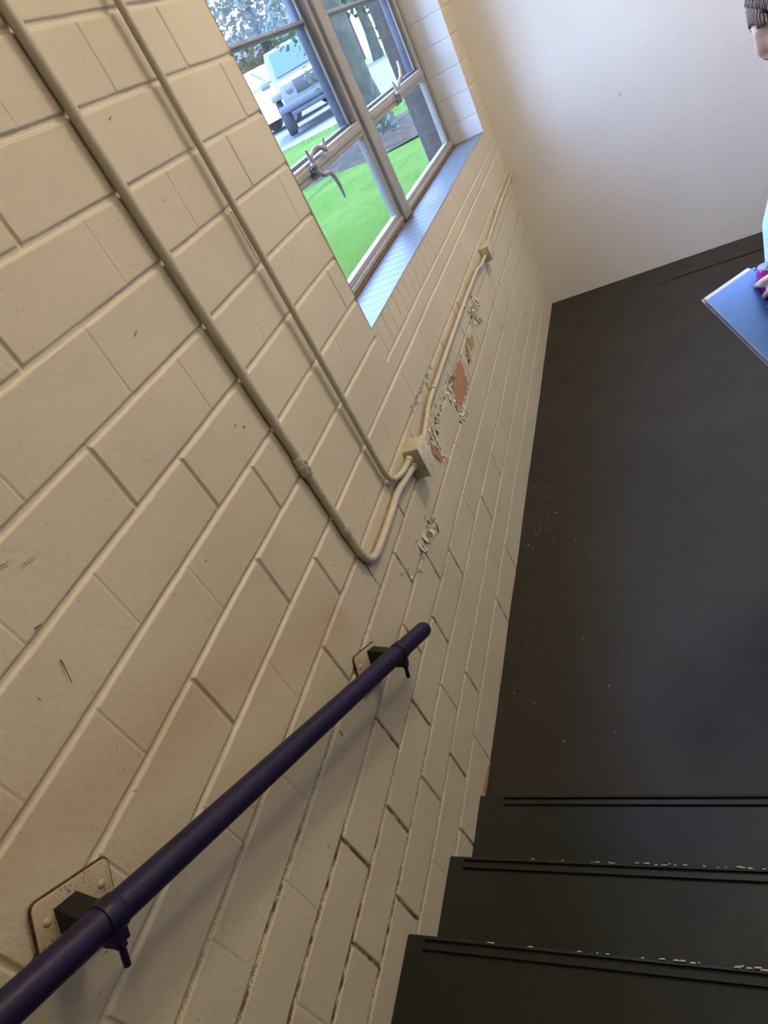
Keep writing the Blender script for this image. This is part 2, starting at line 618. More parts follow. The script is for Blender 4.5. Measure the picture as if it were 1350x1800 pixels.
    Yw = np.where(onw, Y, Yw); Zw = np.where(onw, Z, Zw)
    # brown stain below the shelf of conduit runs
    stain = np.zeros_like(Y)
    st = np.clip(1 - np.abs(Z - 0.925) / 0.010, 0, 1) * (Y > -3.5) * (Y < -1.0) * (vnoise(Y, Z, 9, 21) * 0.9)
    stain = np.maximum(stain, st)
    rail_z = 0.575 - 0.578 * (Y + 3.40)
    warm = np.clip(1 - np.abs(Z - (0.72 - 0.578 * (Y + 3.631)) - 0.14) / 0.13, 0, 1) * (Y < -3.75) * (Y > -4.8)
    stain = np.maximum(stain, warm * 0.55 * vnoise(Y, Z, 4, 22))
    verts = np.stack([X, Yw, Zw], -1).reshape(-1, 3)
    idx = np.arange(ny * nz).reshape(ny, nz)
    a, b, c, d = idx[:-1, :-1], idx[1:, :-1], idx[1:, 1:], idx[:-1, 1:]
    yc = (ys[:-1] + ys[1:]) / 2
    zc = (zs[:-1] + zs[1:]) / 2
    YC, ZC = np.meshgrid(yc, zc, indexing='ij')
    hole = (YC > WIN_Y0) & (YC < WIN_Y1) & (ZC > WIN_Z0) & (ZC < WIN_Z1)
    q = np.stack([a, b, c, d], -1)[~hole].reshape(-1, 4)
    me = bpy.data.meshes.new('wall_left')
    me.vertices.add(len(verts)); me.vertices.foreach_set('co', verts.astype(np.float32).ravel())
    me.loops.add(q.size); me.loops.foreach_set('vertex_index', q.astype(np.int32).ravel())
    me.polygons.add(len(q)); me.polygons.foreach_set('loop_start', np.arange(0, q.size, 4, dtype=np.int32))
    me.polygons.foreach_set('use_smooth', np.ones(len(q), dtype=bool))
    me.update(calc_edges=True)
    me.validate()
    for nm, arr in (('joint', joint), ('wear', wear), ('crack', crack), ('stain', stain)):
        at = me.attributes.new(nm, 'FLOAT', 'POINT')
        at.data.foreach_set('value', arr.astype(np.float32).ravel())
    me.materials.append(M['wall'])
    o = bpy.data.objects.new('wall_left', me)
    COL.objects.link(o)
    tag(o, 'cream painted clay tile wall with window and peeling paint', 'wall', kind='structure')
    return o, rl
wall_left, RLJ = relief_wall()

# window reveal: jambs and head, tiles with bed joints
def reveal():
    D = -0.19
    mb = MB()
    vals = []
    def strip(p_of, us, joint_us, flip):
        # us along the strip, width from x=0 to D
        g = []
        for u in us:
            dj = min([abs(u - j) for j in joint_us] + [9])
            dd = 0.0025 * max(0, 1 - dj / 0.005)
            for x in (0.002, -0.004, D * 0.5, D - 0.03):
                g.append(p_of(x, u, dd if x < 0 else 0))
                vals.append(max(0, 1 - dj / 0.005) * 0.8)
        n = len(us)
        fs = []
        for i in range(n - 1):
            for k in range(3):
                fs.append((i * 4 + k, i * 4 + k + 1, (i + 1) * 4 + k + 1, (i + 1) * 4 + k))
        mb.add(g, fs)
    zj = [z for z in ROWS if WIN_Z0 < z < WIN_Z1]
    us = sorted(set([WIN_Z0, WIN_Z1] + [round(z + o, 4) for z in zj for o in (-0.005, -0.002, 0.002, 0.005) if WIN_Z0 < z + o < WIN_Z1]))
    strip(lambda x, u, d: (x, WIN_Y1 + d, u), us, zj, False)
    strip(lambda x, u, d: (x, WIN_Y0 - d, u), us, zj, True)
    strip(lambda x, u, d: (x, u, WIN_Z1 + d), [WIN_Y0, -1.6, WIN_Y1], [], False)
    o = mb.build('window_reveal', M['reveal'], None)
    at = o.data.attributes.new('joint', 'FLOAT', 'POINT')
    at.data.foreach_set('value', np.array(vals, dtype=np.float32))
    return o

# ------------------------------------------------------------------ the window
win = empty('window_1', (-0.20, -1.60, WIN_Z0), 'steel casement window with white frame and deep tiled sill', 'window')
win['kind'] = 'structure'
rv = reveal(); adopt(rv, win)
# sill: thin tiles on edge
mb = MB(); vals = []
sy = sorted(set([WIN_Y0, WIN_Y1] + [round(y + o, 4) for y in RLJ for o in (-0.0035, -0.0012, 0.0012, 0.0035) if WIN_Y0 < y + o < WIN_Y1]))
g = []
for y in sy:
    dj = min([abs(y - j) for j in RLJ] + [9])
    p = max(0.0, 1 - dj / 0.0035)
    for x, zz in ((0.001, -0.004), (-0.004, 0.0), (-0.10, 0.0), (-0.215, 0.0)):
        g.append((x, y, WIN_Z0 + zz - p * 0.0004)); vals.append(p * 0.7)
fs = []
for i in range(len(sy) - 1):
    for k in range(3):
        fs.append((i * 4 + k, i * 4 + k + 1, (i + 1) * 4 + k + 1, (i + 1) * 4 + k))
mb.add(g, fs)
t = NT('sill_paint')
t.set(t.mix(t.attr('joint'), (0.100, 0.103, 0.105), (0.076, 0.079, 0.083)), 0.4, 0, 0.5)
t.bump(t.noise(60, 4), 0.2, 0.001)
M['sill'] = t.m
sl = mb.build('window_sill', M['sill'], win, smooth=True)
at = sl.data.attributes.new('joint', 'FLOAT', 'POINT'); at.data.foreach_set('value', np.array(vals, dtype=np.float32))
# scraped spot on the sill
FX0, FX1 = -0.217, -0.185          # frame depth
ZB, ZT0, ZT1, ZM0, ZM1 = 1.312, 1.650, 1.706, 2.078, 2.100
LY0, LY1, RY0, RY1 = -2.815, -1.735, -1.555, -0.425
TOPZ = 3.53
fm = MB()
fm.box((FX0, WIN_Y0 - 0.005, WIN_Z0 - 0.005), (FX1, WIN_Y1 + 0.005, ZB))
fm.box((FX0, WIN_Y0 - 0.005, ZB), (FX1, LY0, WIN_Z1))
fm.box((FX0, RY1, ZB), (FX1, WIN_Y1 + 0.005, WIN_Z1))
fm.box((FX0, LY0, TOPZ), (FX1, RY1, WIN_Z1 + 0.005))
fm.build('window_frame', M['frame'], win, bevel=0.004)
st_ = MB()      # raised stop along the bottom and far side
st_.box((FX1 - 0.001, WIN_Y0, WIN_Z0 + 0.012), (FX1 + 0.010, LY1 + 0.05, WIN_Z0 + 0.030))
st_.box((FX1 - 0.001, RY0 - 0.03, WIN_Z0 + 0.012), (FX1 + 0.010, WIN_Y1, WIN_Z0 + 0.030))
st_.box((FX1 - 0.001, RY1 + 0.040, ZB), (FX1 + 0.010, RY1 + 0.056, TOPZ))
st_.build('frame_stop', M['frame'], win, bevel=0.003)
mu = MB()
mu.box((FX0, LY1, WIN_Z0 + 0.004), (FX1 + 0.004, RY0, WIN_Z1))
mu.box((FX1 - 0.002, LY1 + 0.035, WIN_Z0 + 0.004), (FX1 + 0.022, RY0 - 0.035, WIN_Z1))
mu.build('mullion', M['frame'], win, bevel=0.006)
for a, b in ((LY0, LY1), (RY0, RY1)):
    tr_ = MB()
    tr_.box((FX0, a - 0.01, ZT0), (FX1 + 0.006, b + 0.01, ZT1))
    tr_.box((FX1 + 0.004, a, ZT0 + 0.020), (FX1 + 0.012, b, ZT1 - 0.012))
    tr_.build('transom', M['frame'], win, bevel=0.004)
    sash = MB()           # operable vent above the transom, set slightly outward
    for (p, q) in (((FX0 - 0.035, a, ZT1 - 0.004), (FX0 + 0.004, a + 0.026, TOPZ)), ((FX0 - 0.035, b - 0.026, ZT1 - 0.004), (FX0 + 0.004, b, TOPZ)),
                   ((FX0 - 0.035, a, ZT1 - 0.004), (FX0 + 0.004, b, ZT1 + 0.012)), ((FX0 - 0.035, a, TOPZ - 0.02), (FX0 + 0.004, b, TOPZ))):
        sash.box(p, q)
    sash.build('sash', M['frame_dark'], win, bevel=0.003)
    lip = MB()
    lip.box((FX0 + 0.002, a + 0.016, ZT1), (FX0 + 0.010, a + 0.026, TOPZ))
    lip.box((FX0 + 0.002, b - 0.026, ZT1), (FX0 + 0.010, b - 0.016, TOPZ))
    lip.build('sash_edge', M['frame'], win, bevel=0.002)
    for zz in (ZM0, ZM0 + 0.395, ZM0 + 0.79, ZM0 + 1.185):
        mt = MB()
        mt.box((FX0 - 0.02, a + 0.02, zz), (FX0 + 0.004, b - 0.02, zz + 0.022))
        mt.box((FX0 - 0.004, a + 0.02, zz + 0.007), (FX0 + 0.014, b - 0.02, zz + 0.015))
        mt.build('muntin', plain('muntin_steel', (0.20, 0.20, 0.21), 0.4), win, bevel=0.002)
    gx = FX0 + 0.018
    for z0, z1, x, mt in ((ZB, ZT0, gx, 'glass'), (ZT1 + 0.01, ZM0 + 0.01, FX0 - 0.012, 'glass'), (ZM0 + 0.012, ZM0 + 0.405, FX0 - 0.012, 'glass_dusty' if a < -2 else 'glass'), (ZM0 + 0.407, ZM0 + 0.80, FX0 - 0.012, 'glass'), (ZM0 + 0.802, ZM0 + 1.195, FX0 - 0.012, 'glass'), (ZM0 + 1.197, TOPZ, FX0 - 0.012, 'glass')):
        gm = MB().box((x - 0.002, a - 0.002, z0 - 0.004), (x + 0.002, b + 0.002, z1 + 0.004))
        # one sheet only, so that dust is not doubled
        gm = MB().add([(x, a - 0.002, z0 - 0.004), (x, b + 0.002, z0 - 0.004), (x, b + 0.002, z1 + 0.004), (x, a - 0.002, z1 + 0.004)], [(0, 1, 2, 3)])
        gm.build('pane', M[mt], win)
ck = MB()
pts = [(-0.186 + 0.004 * math.sin(k * 2.1) * 0.4, WIN_Y0 + (WIN_Y1 - WIN_Y0) * k / 60, WIN_Z0 + 0.002) for k in range(61)]
ck.tube(pts, [0.005 + 0.002 * random.random() for _ in pts], 8)
ck.build('caulk_line', M['caulk'], win, smooth=True)

# cam handles on the transoms
def cam_handle(y, full):
    x = FX1 + 0.012
    h = MB()
    h.tube([(x - 0.006, y, 1.655), (x + 0.016, y, 1.66), (x + 0.018, y, 1.70), (x + 0.012, y - 0.006, 1.745)], [0.009, 0.010, 0.009, 0.005], 10)
    h.ball((x + 0.016, y, 1.69), 0.014, 12, 8)
    base = h.build('window_catch', M['frame'], win, smooth=True, angle=60)
    if full:
        a = MB()
        a.tube(fillet([(x + 0.014, y, 1.715), (x + 0.02, y + 0.06, 1.735), (x + 0.018, y + 0.12, 1.722), (x + 0.012, y + 0.165, 1.705)], 0.03), 0.0075, 10)
        for k in range(1):
            ring = [(x + 0.016 + 0.002 * math.sin(q), y + 0.165 + 0.008 * math.cos(q), 1.72 + 0.022 * math.sin(q)) for q in [2 * math.pi * j / 16 for j in range(17)]]
            a.tube(ring, 0.0028, 8, cap=False)
        adopt2(a.build('catch_arm', M['frame'], None, smooth=True, angle=60), base)
        l = MB()
        l.tube(fillet([(x + 0.016, y + 0.002, 1.672), (x + 0.024, y + 0.02, 1.648), (x + 0.03, y + 0.07, 1.645), (x + 0.032, y + 0.088, 1.61), (x + 0.028, y + 0.100, 1.545)], 0.03),
               [0.009] * 1 + [0.008] * 27 + [0.004], 10)
        adopt2(l.build('handle_lever', M['frame'], None, smooth=True, angle=60), base)
        for dz, dy in ((1.683, -0.014), (1.668, -0.008), (1.655, 0.006)):
            adopt2(MB().tube([(x - 0.004, y + dy, dz), (x + 0.010, y + dy, dz)], 0.005, 8).build('catch_screw', M['frame_dark'], None, smooth=True), base)
    else:
        l = MB()
        l.tube(fillet([(x + 0.014, y, 1.70), (x + 0.022, y + 0.07, 1.735), (x + 0.024, y + 0.16, 1.745), (x + 0.024, y + 0.20, 1.80)], 0.05), [0.008] * 28 + [0.005], 10) if False else l.tube([(x + 0.014, y, 1.70), (x + 0.022, y + 0.06, 1.725), (x + 0.024, y + 0.13, 1.74), (x + 0.024, y + 0.165, 1.775), (x + 0.022, y + 0.18, 1.805)], [0.009, 0.009, 0.009, 0.007, 0.005], 10)
        adopt2(l.build('handle_lever', M['frame'], None, smooth=True, angle=60), base)

cam_handle(-2.385, True)
cam_handle(-1.105, False)

# ------------------------------------------------------------------ remaining room shell
ROOM_X = 2.45
def panel(name, vs, mat, label, cat, thick):
    o = MB().prism(vs, thick).build(name, mat)
    tag(o, label, cat, kind='structure')
    return o
panel('wall_back', [(-0.35, 0, -0.25), (ROOM_X + 0.2, 0, -0.25), (ROOM_X + 0.2, 0, CEIL + 0.2), (-0.35, 0, CEIL + 0.2)], M['plaster'], 'smooth plastered end wall beyond the landing', 'wall', (0, 0.2, 0))
panel('wall_right', [(ROOM_X, NEAR_Y - 0.2, -0.25), (ROOM_X, 0.0, -0.25), (ROOM_X, 0.0, CEIL + 0.2), (ROOM_X, NEAR_Y - 0.2, CEIL + 0.2)], M['plaster'], 'plastered wall on the right side of the stairwell', 'wall', (0.2, 0, 0))
panel('wall_near', [(-0.35, NEAR_Y, -0.25), (ROOM_X, NEAR_Y, -0.25), (ROOM_X, NEAR_Y, CEIL + 0.2), (-0.35, NEAR_Y, CEIL + 0.2)], M['plaster_dull'], 'plastered wall behind the top of the stairs', 'wall', (0, -0.2, 0))
panel('ceiling', [(-0.35, NEAR_Y, CEIL), (ROOM_X, NEAR_Y, CEIL), (ROOM_X, 0, CEIL), (-0.35, 0, CEIL)], M['ceiling'], 'painted ceiling of the stairwell', 'ceiling', (0, 0, 0.2))

# landing floor with a crack along the end wall
fl = MB()
crack_y = -0.262
fl.box((-0.02, LAND_Y0 - 0.3, -0.2), (ROOM_X, crack_y - 0.004, 0.0))
fl.box((-0.02, crack_y - 0.004, -0.2), (0.70, 0.0, 0.0))
pts_a, pts_b = [], []
for k in range(41):
    x = 0.70 + (ROOM_X - 0.70) * k / 40
    w = 0.0016 + 0.003 * vnoise(x, 0, 9, 4) * (1 if k > 2 else 0.1)
    jy = (vnoise(x, 0, 6, 5) - 0.5) * 0.014 * (1 if 0 < k < 40 else 0)
    pts_a.append((x, crack_y - 0.0039, 0.0)); pts_b.append((x, crack_y + jy - w if k else crack_y - 0.004, 0.0))
top = pts_a + [(p[0], p[1], 0.0) for p in pts_b][::-1]
gaps = []
n = len(pts_a)
vs, fs = [], []
for k in range(n):
    x = pts_a[k][0]
    yb = crack_y + (vnoise(x, 0, 6, 5) - 0.5) * 0.014 * (1 if 0 < k < n - 1 else 0)
    w = 0.0016 + 0.0030 * vnoise(x, 0, 9, 4)
    for y, z in ((crack_y - 0.012, 0.0), (yb - w, 0.0), (yb - w * 0.6, -0.012), (yb + w * 0.6, -0.012), (yb + w, 0.0), (0.0, 0.0)):
        vs.append((x, y, z))
for k in range(n - 1):
    for j in range(5):
        fs.append((k * 6 + j, k * 6 + j + 1, (k + 1) * 6 + j + 1, (k + 1) * 6 + j))
fl.add(vs, fs)
tag(fl.build('floor', M['floor']), 'dark painted concrete landing floor', 'floor', kind='structure')

# staircase
stairs = empty('staircase', (1.3, LAND_Y0 - 0.25, 0.0), 'dark green painted concrete steps with double grooved nosings leading down to landing', 'stairs')
STEPS = [(-3.725, 0.037), (-3.975, 0.172), (-4.226, 0.320)]
while STEPS[-1][0] > NEAR_Y + 0.35:
    STEPS.append((STEPS[-1][0] - 0.252, STEPS[-1][1] + 0.147))
for i, (ye, z) in enumerate(STEPS):
    zb = (STEPS[i - 1][1] if i else 0.0) - 0.03
    yn = STEPS[i + 1][0] - 0.03 if i + 1 < len(STEPS) else NEAR_Y + 0.02
    gx0 = (0.079, 0.043, 0.046)[i] if i < 3 else 0.046
    def prof(groove):
        p = [(ye - 0.014, zb), (ye - 0.010, z - 0.045), (ye - 0.001, z - 0.030), (ye, z - 0.012), (ye - 0.003, z - 0.004), (ye - 0.009, z)]
        if groove:
            for gy in (0.016, 0.037):
                p += [(ye - gy + 0.0045, z + 0.0005), (ye - gy + 0.003, z - 0.007), (ye - gy - 0.003, z - 0.007), (ye - gy - 0.0045, z + 0.0005)]
        p += [(ye - 0.055, z), (ye - 0.12, z), (yn, z), (yn, zb)]
        return p
    s = MB()
    s.prism([(0.001, y, zz) for y, zz in prof(False)], (gx0 - 0.001, 0, 0))
    s.prism([(gx0, y, zz) for y, zz in prof(True)], (ROOM_X - gx0 - 0.03, 0, 0))
    so = s.build('step', M['step'], stairs, smooth=True, angle=32)
    if 0 < i < 5:
        chp = MB()
        for _ in range(46):
            x = 0.12 + 0.95 * random.random() ** 0.6
            w = random.uniform(0.003, 0.016)
            zz = z - random.uniform(0.0005, 0.0025); yy = ye - 0.005 + random.uniform(-0.002, 0.002)
            chp.prism([(x, yy - 0.0012, zz + 0.0022), (x + w, yy - 0.001, zz + 0.0024), (x + w * 0.8, yy + 0.0022, zz - 0.0004), (x + w * 0.2, yy + 0.002, zz - 0.0008)], (0, 0.0006, 0.0006))
        ce = chp.build('chipped_edge', M['chip'], None); ce['kind'] = 'stuff'; adopt2(ce, so)

# peeling paint: patches of bare clay and curled flakes, all part of the wall
def patch(pix, mat, name, lift=0.0018):
    mb = MB()
    pts = []
    for i, (u, v) in enumerate(pix):
        u2, v2 = pix[(i + 1) % len(pix)]
        for k in range(4):
            s = k / 4
            uu, vv = u + (u2 - u) * s, v + (v2 - v) * s
            uu += (vnoise(uu, vv, 0.35, 3) - 0.5) * 4; vv += (vnoise(uu, vv, 0.35, 4) - 0.5) * 5
            p = wall_pt(uu, vv); p.x = lift
            pts.append(p)
    mb.prism(pts, (0.0006, 0, 0))
    o = mb.build(name, mat); adopt(o, wall_left)
    return pts
def c5(pts):
    return [(600 + x / 3, 400 + y / 3) for x, y in pts]
P1 = c5([(620, 690), (640, 735), (655, 790), (668, 815), (655, 865), (640, 925), (632, 975), (605, 935), (592, 880), (578, 800), (598, 755)])
P2 = c5([(660, 570), (668, 620), (682, 690), (672, 720), (660, 670), (654, 615)])
P2g = c5([(690, 560), (697, 620), (683, 655), (672, 600)])
P3 = c5([(678, 430), (700, 445), (717, 493), (690, 480)])
P4 = c5([(470, 1130), (500, 1165), (540, 1225), (520, 1240), (480, 1190)])
P5 = c5([(455, 1625), (478, 1600), (468, 1640), (450, 1655)])
P6 = [(866, 1330), (858, 1345), (852, 1372), (848, 1392), (853, 1395), (860, 1360)]
rims = []
for p in (P1, P2, P4, P5, P6):
    rims.append(patch(p, M['clay'], 'bare_clay_patch'))
for p in (P2g, P3):
    rims.append(patch(p, M['algae'], 'old_paint_patch'))
def flake(mb, p, dy, dz, size, lift, w=0.5):
    """a curled paint chip: a bent strip standing off the wall"""
    d = Vector((0, dy, dz)).normalized()
    s = Vector((0, -d.z, d.y))
    vs = []
    nseg = 5
    for k in range(nseg + 1):
        tt = k / nseg
        c = Vector(p) + d * (size * tt) + Vector((0.0015 + lift * tt * tt, 0, 0))
        ww = size * w * (1 - 0.55 * tt * tt) * (0.6 + 0.8 * random.random())
        for sg in (-1, 1):
            vs.append(c + s * (ww * sg))
        for sg in (1, -1):
            vs.append(c + s * (ww * sg) + Vector((-0.0009, 0, 0)))
    fs = []
    for k in range(nseg):
        for j in range(4):
            j2 = (j + 1) % 4
            fs.append((k * 4 + j, k * 4 + j2, (k + 1) * 4 + j2, (k + 1) * 4 + j))
    fs += [(3, 2, 1, 0), tuple(nseg * 4 + j for j in range(4))]
    mb.add(vs, fs)
fk = MB()
for pts in rims[:4]:
    cen = sum(pts, Vector()) / len(pts)
    for i, p in enumerate(pts):
        if i % 2 == 0:
            d = (p - cen)
            flake(fk, p, d.y + random.uniform(-0.01, 0.01), d.z + random.uniform(-0.01, 0.01), random.uniform(0.005, 0.012), random.uniform(0.001, 0.006), random.uniform(0.5, 0.9))
# loose chips along the peeled band and the worn joints
def scatter(poly_pix, n, smin, smax, jitter):
    for _ in range(n):
        i = random.randrange(len(poly_pix) - 1)
        s = random.random()
        u = poly_pix[i][0] + (poly_pix[i + 1][0] - poly_pix[i][0]) * s + random.gauss(0, jitter)
        v = poly_pix[i][1] + (poly_pix[i + 1][1] - poly_pix[i][1]) * s + random.gauss(0, jitter)
        p = wall_pt(u, v); p.x = 0.0
        an = random.uniform(0, 6.28)
        flake(fk, p, math.cos(an), math.sin(an), random.uniform(smin, smax) * 0.8, random.uniform(0.001, 0.007), random.uniform(0.45, 0.95))
scatter(c5([(715, 370), (690, 450), (730, 510)]), 60, 0.006, 0.02, 5)
scatter(c5([(600, 770), (540, 880), (500, 1010), (470, 1110)]), 75, 0.007, 0.022, 4)
scatter(c5([(560, 860), (630, 990), (640, 960)]), 44, 0.009, 0.03, 4)
scatter(c5([(430, 1150), (470, 1270)]), 40, 0.005, 0.014, 3)
scatter(c5([(500, 1150), (560, 1215)]), 10, 0.005, 0.014, 2)
scatter(c5([(480, 1540), (470, 1600), (420, 1690)]), 44, 0.009, 0.03, 4)
scatter(c5([(470, 730), (440, 800), (370, 960)]), 60, 0.004, 0.010, 2)
scatter([(740, 960), (735, 1010), (700, 1010)], 14, 0.004, 0.012, 3)
fo = fk.build('peeling_paint', M['flake']); fo['kind'] = 'stuff'; adopt(fo, wall_left)
# big curled flakes by the joint under the box
bf = MB()
for (u, v, dy, dz, s, l) in ((742, 935, -0.6, -1, 0.035, 0.012), (752, 925, -0.3, -1, 0.028, 0.012), (737, 955, -0.8, -1, 0.03, 0.015), (747, 915, 0.5, 1, 0.02, 0.01), (805, 725, 0.2, -1, 0.02, 0.012), (812, 722, -0.4, -1, 0.018, 0.01)):
    p = wall_pt(u, v); p.x = 0.0
    flake(bf, p, dy, dz, s, l, 0.35)
bfo = bf.build('curled_flake', M['flake']); bfo['kind'] = 'stuff'; adopt(bfo, wall_left)
# scuffs: thin dark strokes and dots
scf = MB()
for (u, v, u2, v2, w) in ((106, 1160, 112, 1170, 0.0022), (112, 1170, 126, 1200, 0.0008), (412, 747, 415, 748, 0.0018), (427, 749, 431, 750, 0.002), (598, 1285, 603, 1294, 0.0022), (60, 1105, 72, 1097, 0.0022), (361, 985, 363, 987, 0.0014), (66, 1226, 72, 1232, 0.0008), (0, 995, 16, 986, 0.0008), (38, 994, 62, 975, 0.0006), (192, 210, 195, 205, 0.0016), (236, 590, 240, 580, 0.0012)):
    a, b = wall_pt(u, v, 0.001), wall_pt(u2, v2, 0.001)
    d = (b - a).normalized(); s = Vector((0, -d.z, d.y)) * w * 0.55
    scf.prism([a - s, a + s * 0.6, b + s * 0.5, b - s * 0.3], (0.0012, 0, 0))
adopt(scf.build('scuff_mark', plain('scuff', (0.075, 0.055, 0.055), 0.6)), wall_left)

# fallen paint flecks on the floor along the wall
fc = MB()
for _ in range(60):
    if random.random() < 0.5:
        p = on_axis(random.gauss(940, 22), random.gauss(905, 40), 2, 0.0)
    else:
        p = Vector((abs(random.gauss(0, 0.22)) + 0.02, random.uniform(-3.6, -0.4), 0))
    if p.x < 0.012:
        continue
    an = random.uniform(0, 6.28); r = random.uniform(0.0008, 0.0035)
    pl = [(p.x + r * random.uniform(0.5, 1.1) * math.cos(an + q), p.y + r * random.uniform(0.5, 1.1) * math.sin(an + q), 0.0004) for q in (0, 1.3, 2.6, 3.9, 5.1)]
    fc.prism(pl, (0, 0, 0.0008))
tag(fc.build('paint_flecks', M['flake']), 'white flecks of fallen paint on dark floor beside the wall', 'paint flecks', kind='stuff')

# ------------------------------------------------------------------ conduits and boxes
def yz(pts, off):
    return [Vector((off if not isinstance(off, (list, tuple)) else off[i], p[0], p[1])) for i, p in enumerate(pts)]
RC = 0.0088
RCA = 0.0112
def strap_ring(mb, p, d, r, L):
    d = Vector(d).normalized()
    mb.tube([p - d * L / 2, p - d * L / 2 + d * 0.001, p + d * L / 2 - d * 0.001, p + d * L / 2], [r * 0.97, r, r, r * 0.97], 18)

# outer run: down the wall, U-bend, up into the box
ca = empty('electrical_conduit', (0.017, -3.6, 0.95), 'longest painted conduit, outermost from the window, bending back up into the metal box', 'conduit')
XA = 0.0125
pa = [(-3.612, CEIL - 0.01), (-3.607, 1.6), (-3.600, 1.25), (-3.597, 1.05), (-3.590, 0.903), (-3.45, 0.898), (-3.27, 0.905), (-3.20, 0.893), (-3.112, 0.880)]
path = fillet(yz(pa, [XA, XA, XA, XA, XA, XA, XA, 0.0145, 0.016]), [0.2, 0.2, 0.1, 0.115, 0.06, 0.05, 0.03], 10)
MB().tube(path, RCA, 20).build('pipe', M['conduit'], ca, smooth=True, angle=60)
mb = MB(); strap_ring(mb, Vector((XA, -3.601, 1.253)), (0, 0, 1), RCA + 0.0035, 0.05); strap_ring(mb, Vector((XA, -3.601, 1.253)), (0, 0, 1), RCA + 0.005, 0.008)
mb.tube([(XA + 0.013, -3.601, 1.262), (XA + 0.019, -3.601, 1.262)], 0.004, 8)
mb.tube([(XA + 0.013, -3.601, 1.243), (XA + 0.019, -3.601, 1.243)], 0.004, 8)
mb.build('coupling', M['conduit'], ca, smooth=True)
mb = MB(); strap_ring(mb, Vector((XA, -3.5955, 1.042)), (0, 0, 1), RCA + 0.0025, 0.022)
mb.box((0.0, -3.601, 1.034), (XA - RCA + 0.002, -3.588, 1.050))
mb.build('strap', M['conduit'], ca, smooth=True)
mb = MB(); strap_ring(mb, Vector((0.016, -3.122, 0.882)), (0, 1, -0.15), RCA + 0.003, 0.014)
mb.build('connector', M['conn'], ca, smooth=True)

# inner run
cb = empty('electrical_conduit', (0.017, -3.28, 1.0), 'shorter painted conduit, nearer the window, curving into the metal box', 'conduit')
XB = 0.020
pb = [(-3.300, CEIL - 0.01), (-3.300, 1.6), (-3.298, 1.25), (-3.294, 0.955), (-3.20, 0.917), (-3.112, 0.909)]
path = fillet(yz(pb, [XB + 0.004, XB, XB, XB - 0.004, 0.018, 0.016]), [0.2, 0.2, 0.09, 0.05], 10)
MB().tube(path, RC, 18).build('pipe', M['conduit'], cb, smooth=True, angle=60)
mb = MB(); strap_ring(mb, Vector((0.016, -3.122, 0.9095)), (0, 1, 0), RC + 0.004, 0.014)
mb.build('connector', M['conn'], cb, smooth=True)

# junction box in the middle
bx = empty('junction_box', (0.03, -3.087, 0.82), 'larger square metal junction box where three conduits meet', 'junction box')
MB().box((0.0, -3.112, 0.826), (0.052, -3.035, 0.934)).build('box_body', M['box'], bx, bevel=0.0025)
cv = MB()
cv.box((0.051, -3.114, 0.824), (0.0545, -3.033, 0.936))
cv.build('cover', M['flake'], bx, bevel=0.001)
for zz in (0.842, 0.918):
    MB().tube([(0.054, -3.073, zz), (0.057, -3.073, zz)], 0.004, 10).build('cover_screw', M['conn'], bx, smooth=True)
for xx, zz in ((0.043, 0.893), (0.043, 0.860), (0.030, 0.844)):
    MB().tube([(xx, -3.1118, zz), (xx, -3.1126, zz)], 0.0022, 8).build('knockout_hole', M['dark'], bx)

# middle run along the wall to the small box
cc_ = empty('electrical_conduit', (0.017, -2.2, 0.9), 'horizontal painted conduit with rust line between the two metal boxes', 'conduit')
pc = [(-3.036, 0.876), (-2.96, 0.880), (-2.80, 0.914), (-2.40, 0.919), (-1.95, 0.920), (-1.60, 0.915), (-1.48, 0.893), (-1.372, 0.893)]
path = fillet(yz(pc, [0.018, 0.018, 0.017, 0.017, 0.017, 0.017, 0.017, 0.018]), 0.05, 8)
MB().tube(path, RC, 18).build('pipe', M['conduit'], cc_, smooth=True, angle=60)
for yy in (-2.70, -2.02):
    mb = MB(); strap_ring(mb, Vector((0.017, yy, 0.9165)), (0, 1, 0), RC + 0.0025, 0.014)
    mb.box((0.0, yy - 0.007, 0.921), (0.004, yy + 0.007, 0.948)); mb.tube([(0.003, yy, 0.941), (0.007, yy, 0.941)], 0.004, 8)
    mb.build('strap', M['conduit'], cc_, smooth=True)
mb = MB()
rl_pts = [p + Vector((-0.004, 0, RC * 0.92)) for p in path[6:]]
mb.tube(rl_pts, 0.0022, 6)
mb.build('rust_line', M['caulk'], cc_, smooth=True)
rl2 = MB()
pth = fillet(yz([(-3.56, 0.9125), (-3.45, 0.9085), (-3.27, 0.9155), (-3.21, 0.904)], 0.007), 0.05, 8)
rl2.tube(pth, 0.0028, 6)
rl2.build('rust_line', M['caulk'], ca, smooth=True)

bx2 = empty('junction_box', (0.025, -1.34, 0.85), 'smaller metal junction box farther along near the back corner', 'junction box')
MB().box((0.0, -1.372, 0.862), (0.045, -1.27, 0.934)).build('box_body', M['box'], bx2, bevel=0.0025)
MB().box((0.0445, -1.374, 0.860), (0.047, -1.268, 0.936)).build('cover', M['box'], bx2, bevel=0.001)
for zz in (0.872, 0.924):
    MB().tube([(0.046, -1.32, zz), (0.049, -1.32, zz)], 0.0035, 10).build('cover_screw', M['conn'], bx2, smooth=True)
cd = empty('electrical_conduit', (0.017, -0.65, 0.91), 'short farthest conduit from the small box to the back wall', 'conduit')
path = fillet(yz([(-1.27, 0.905), (-1.15, 0.908), (-0.6, 0.918), (-0.004, 0.912)], 0.016), 0.05, 6)
MB().tube(path, RC * 0.95, 16).build('pipe', M['conduit'], cd, smooth=True, angle=60)
mb = MB(); strap_ring(mb, Vector((0.016, -0.75, 0.916)), (0, 1, 0), RC + 0.002, 0.014)
mb.box((0.0, -0.757, 0.92), (0.004, -0.743, 0.946))
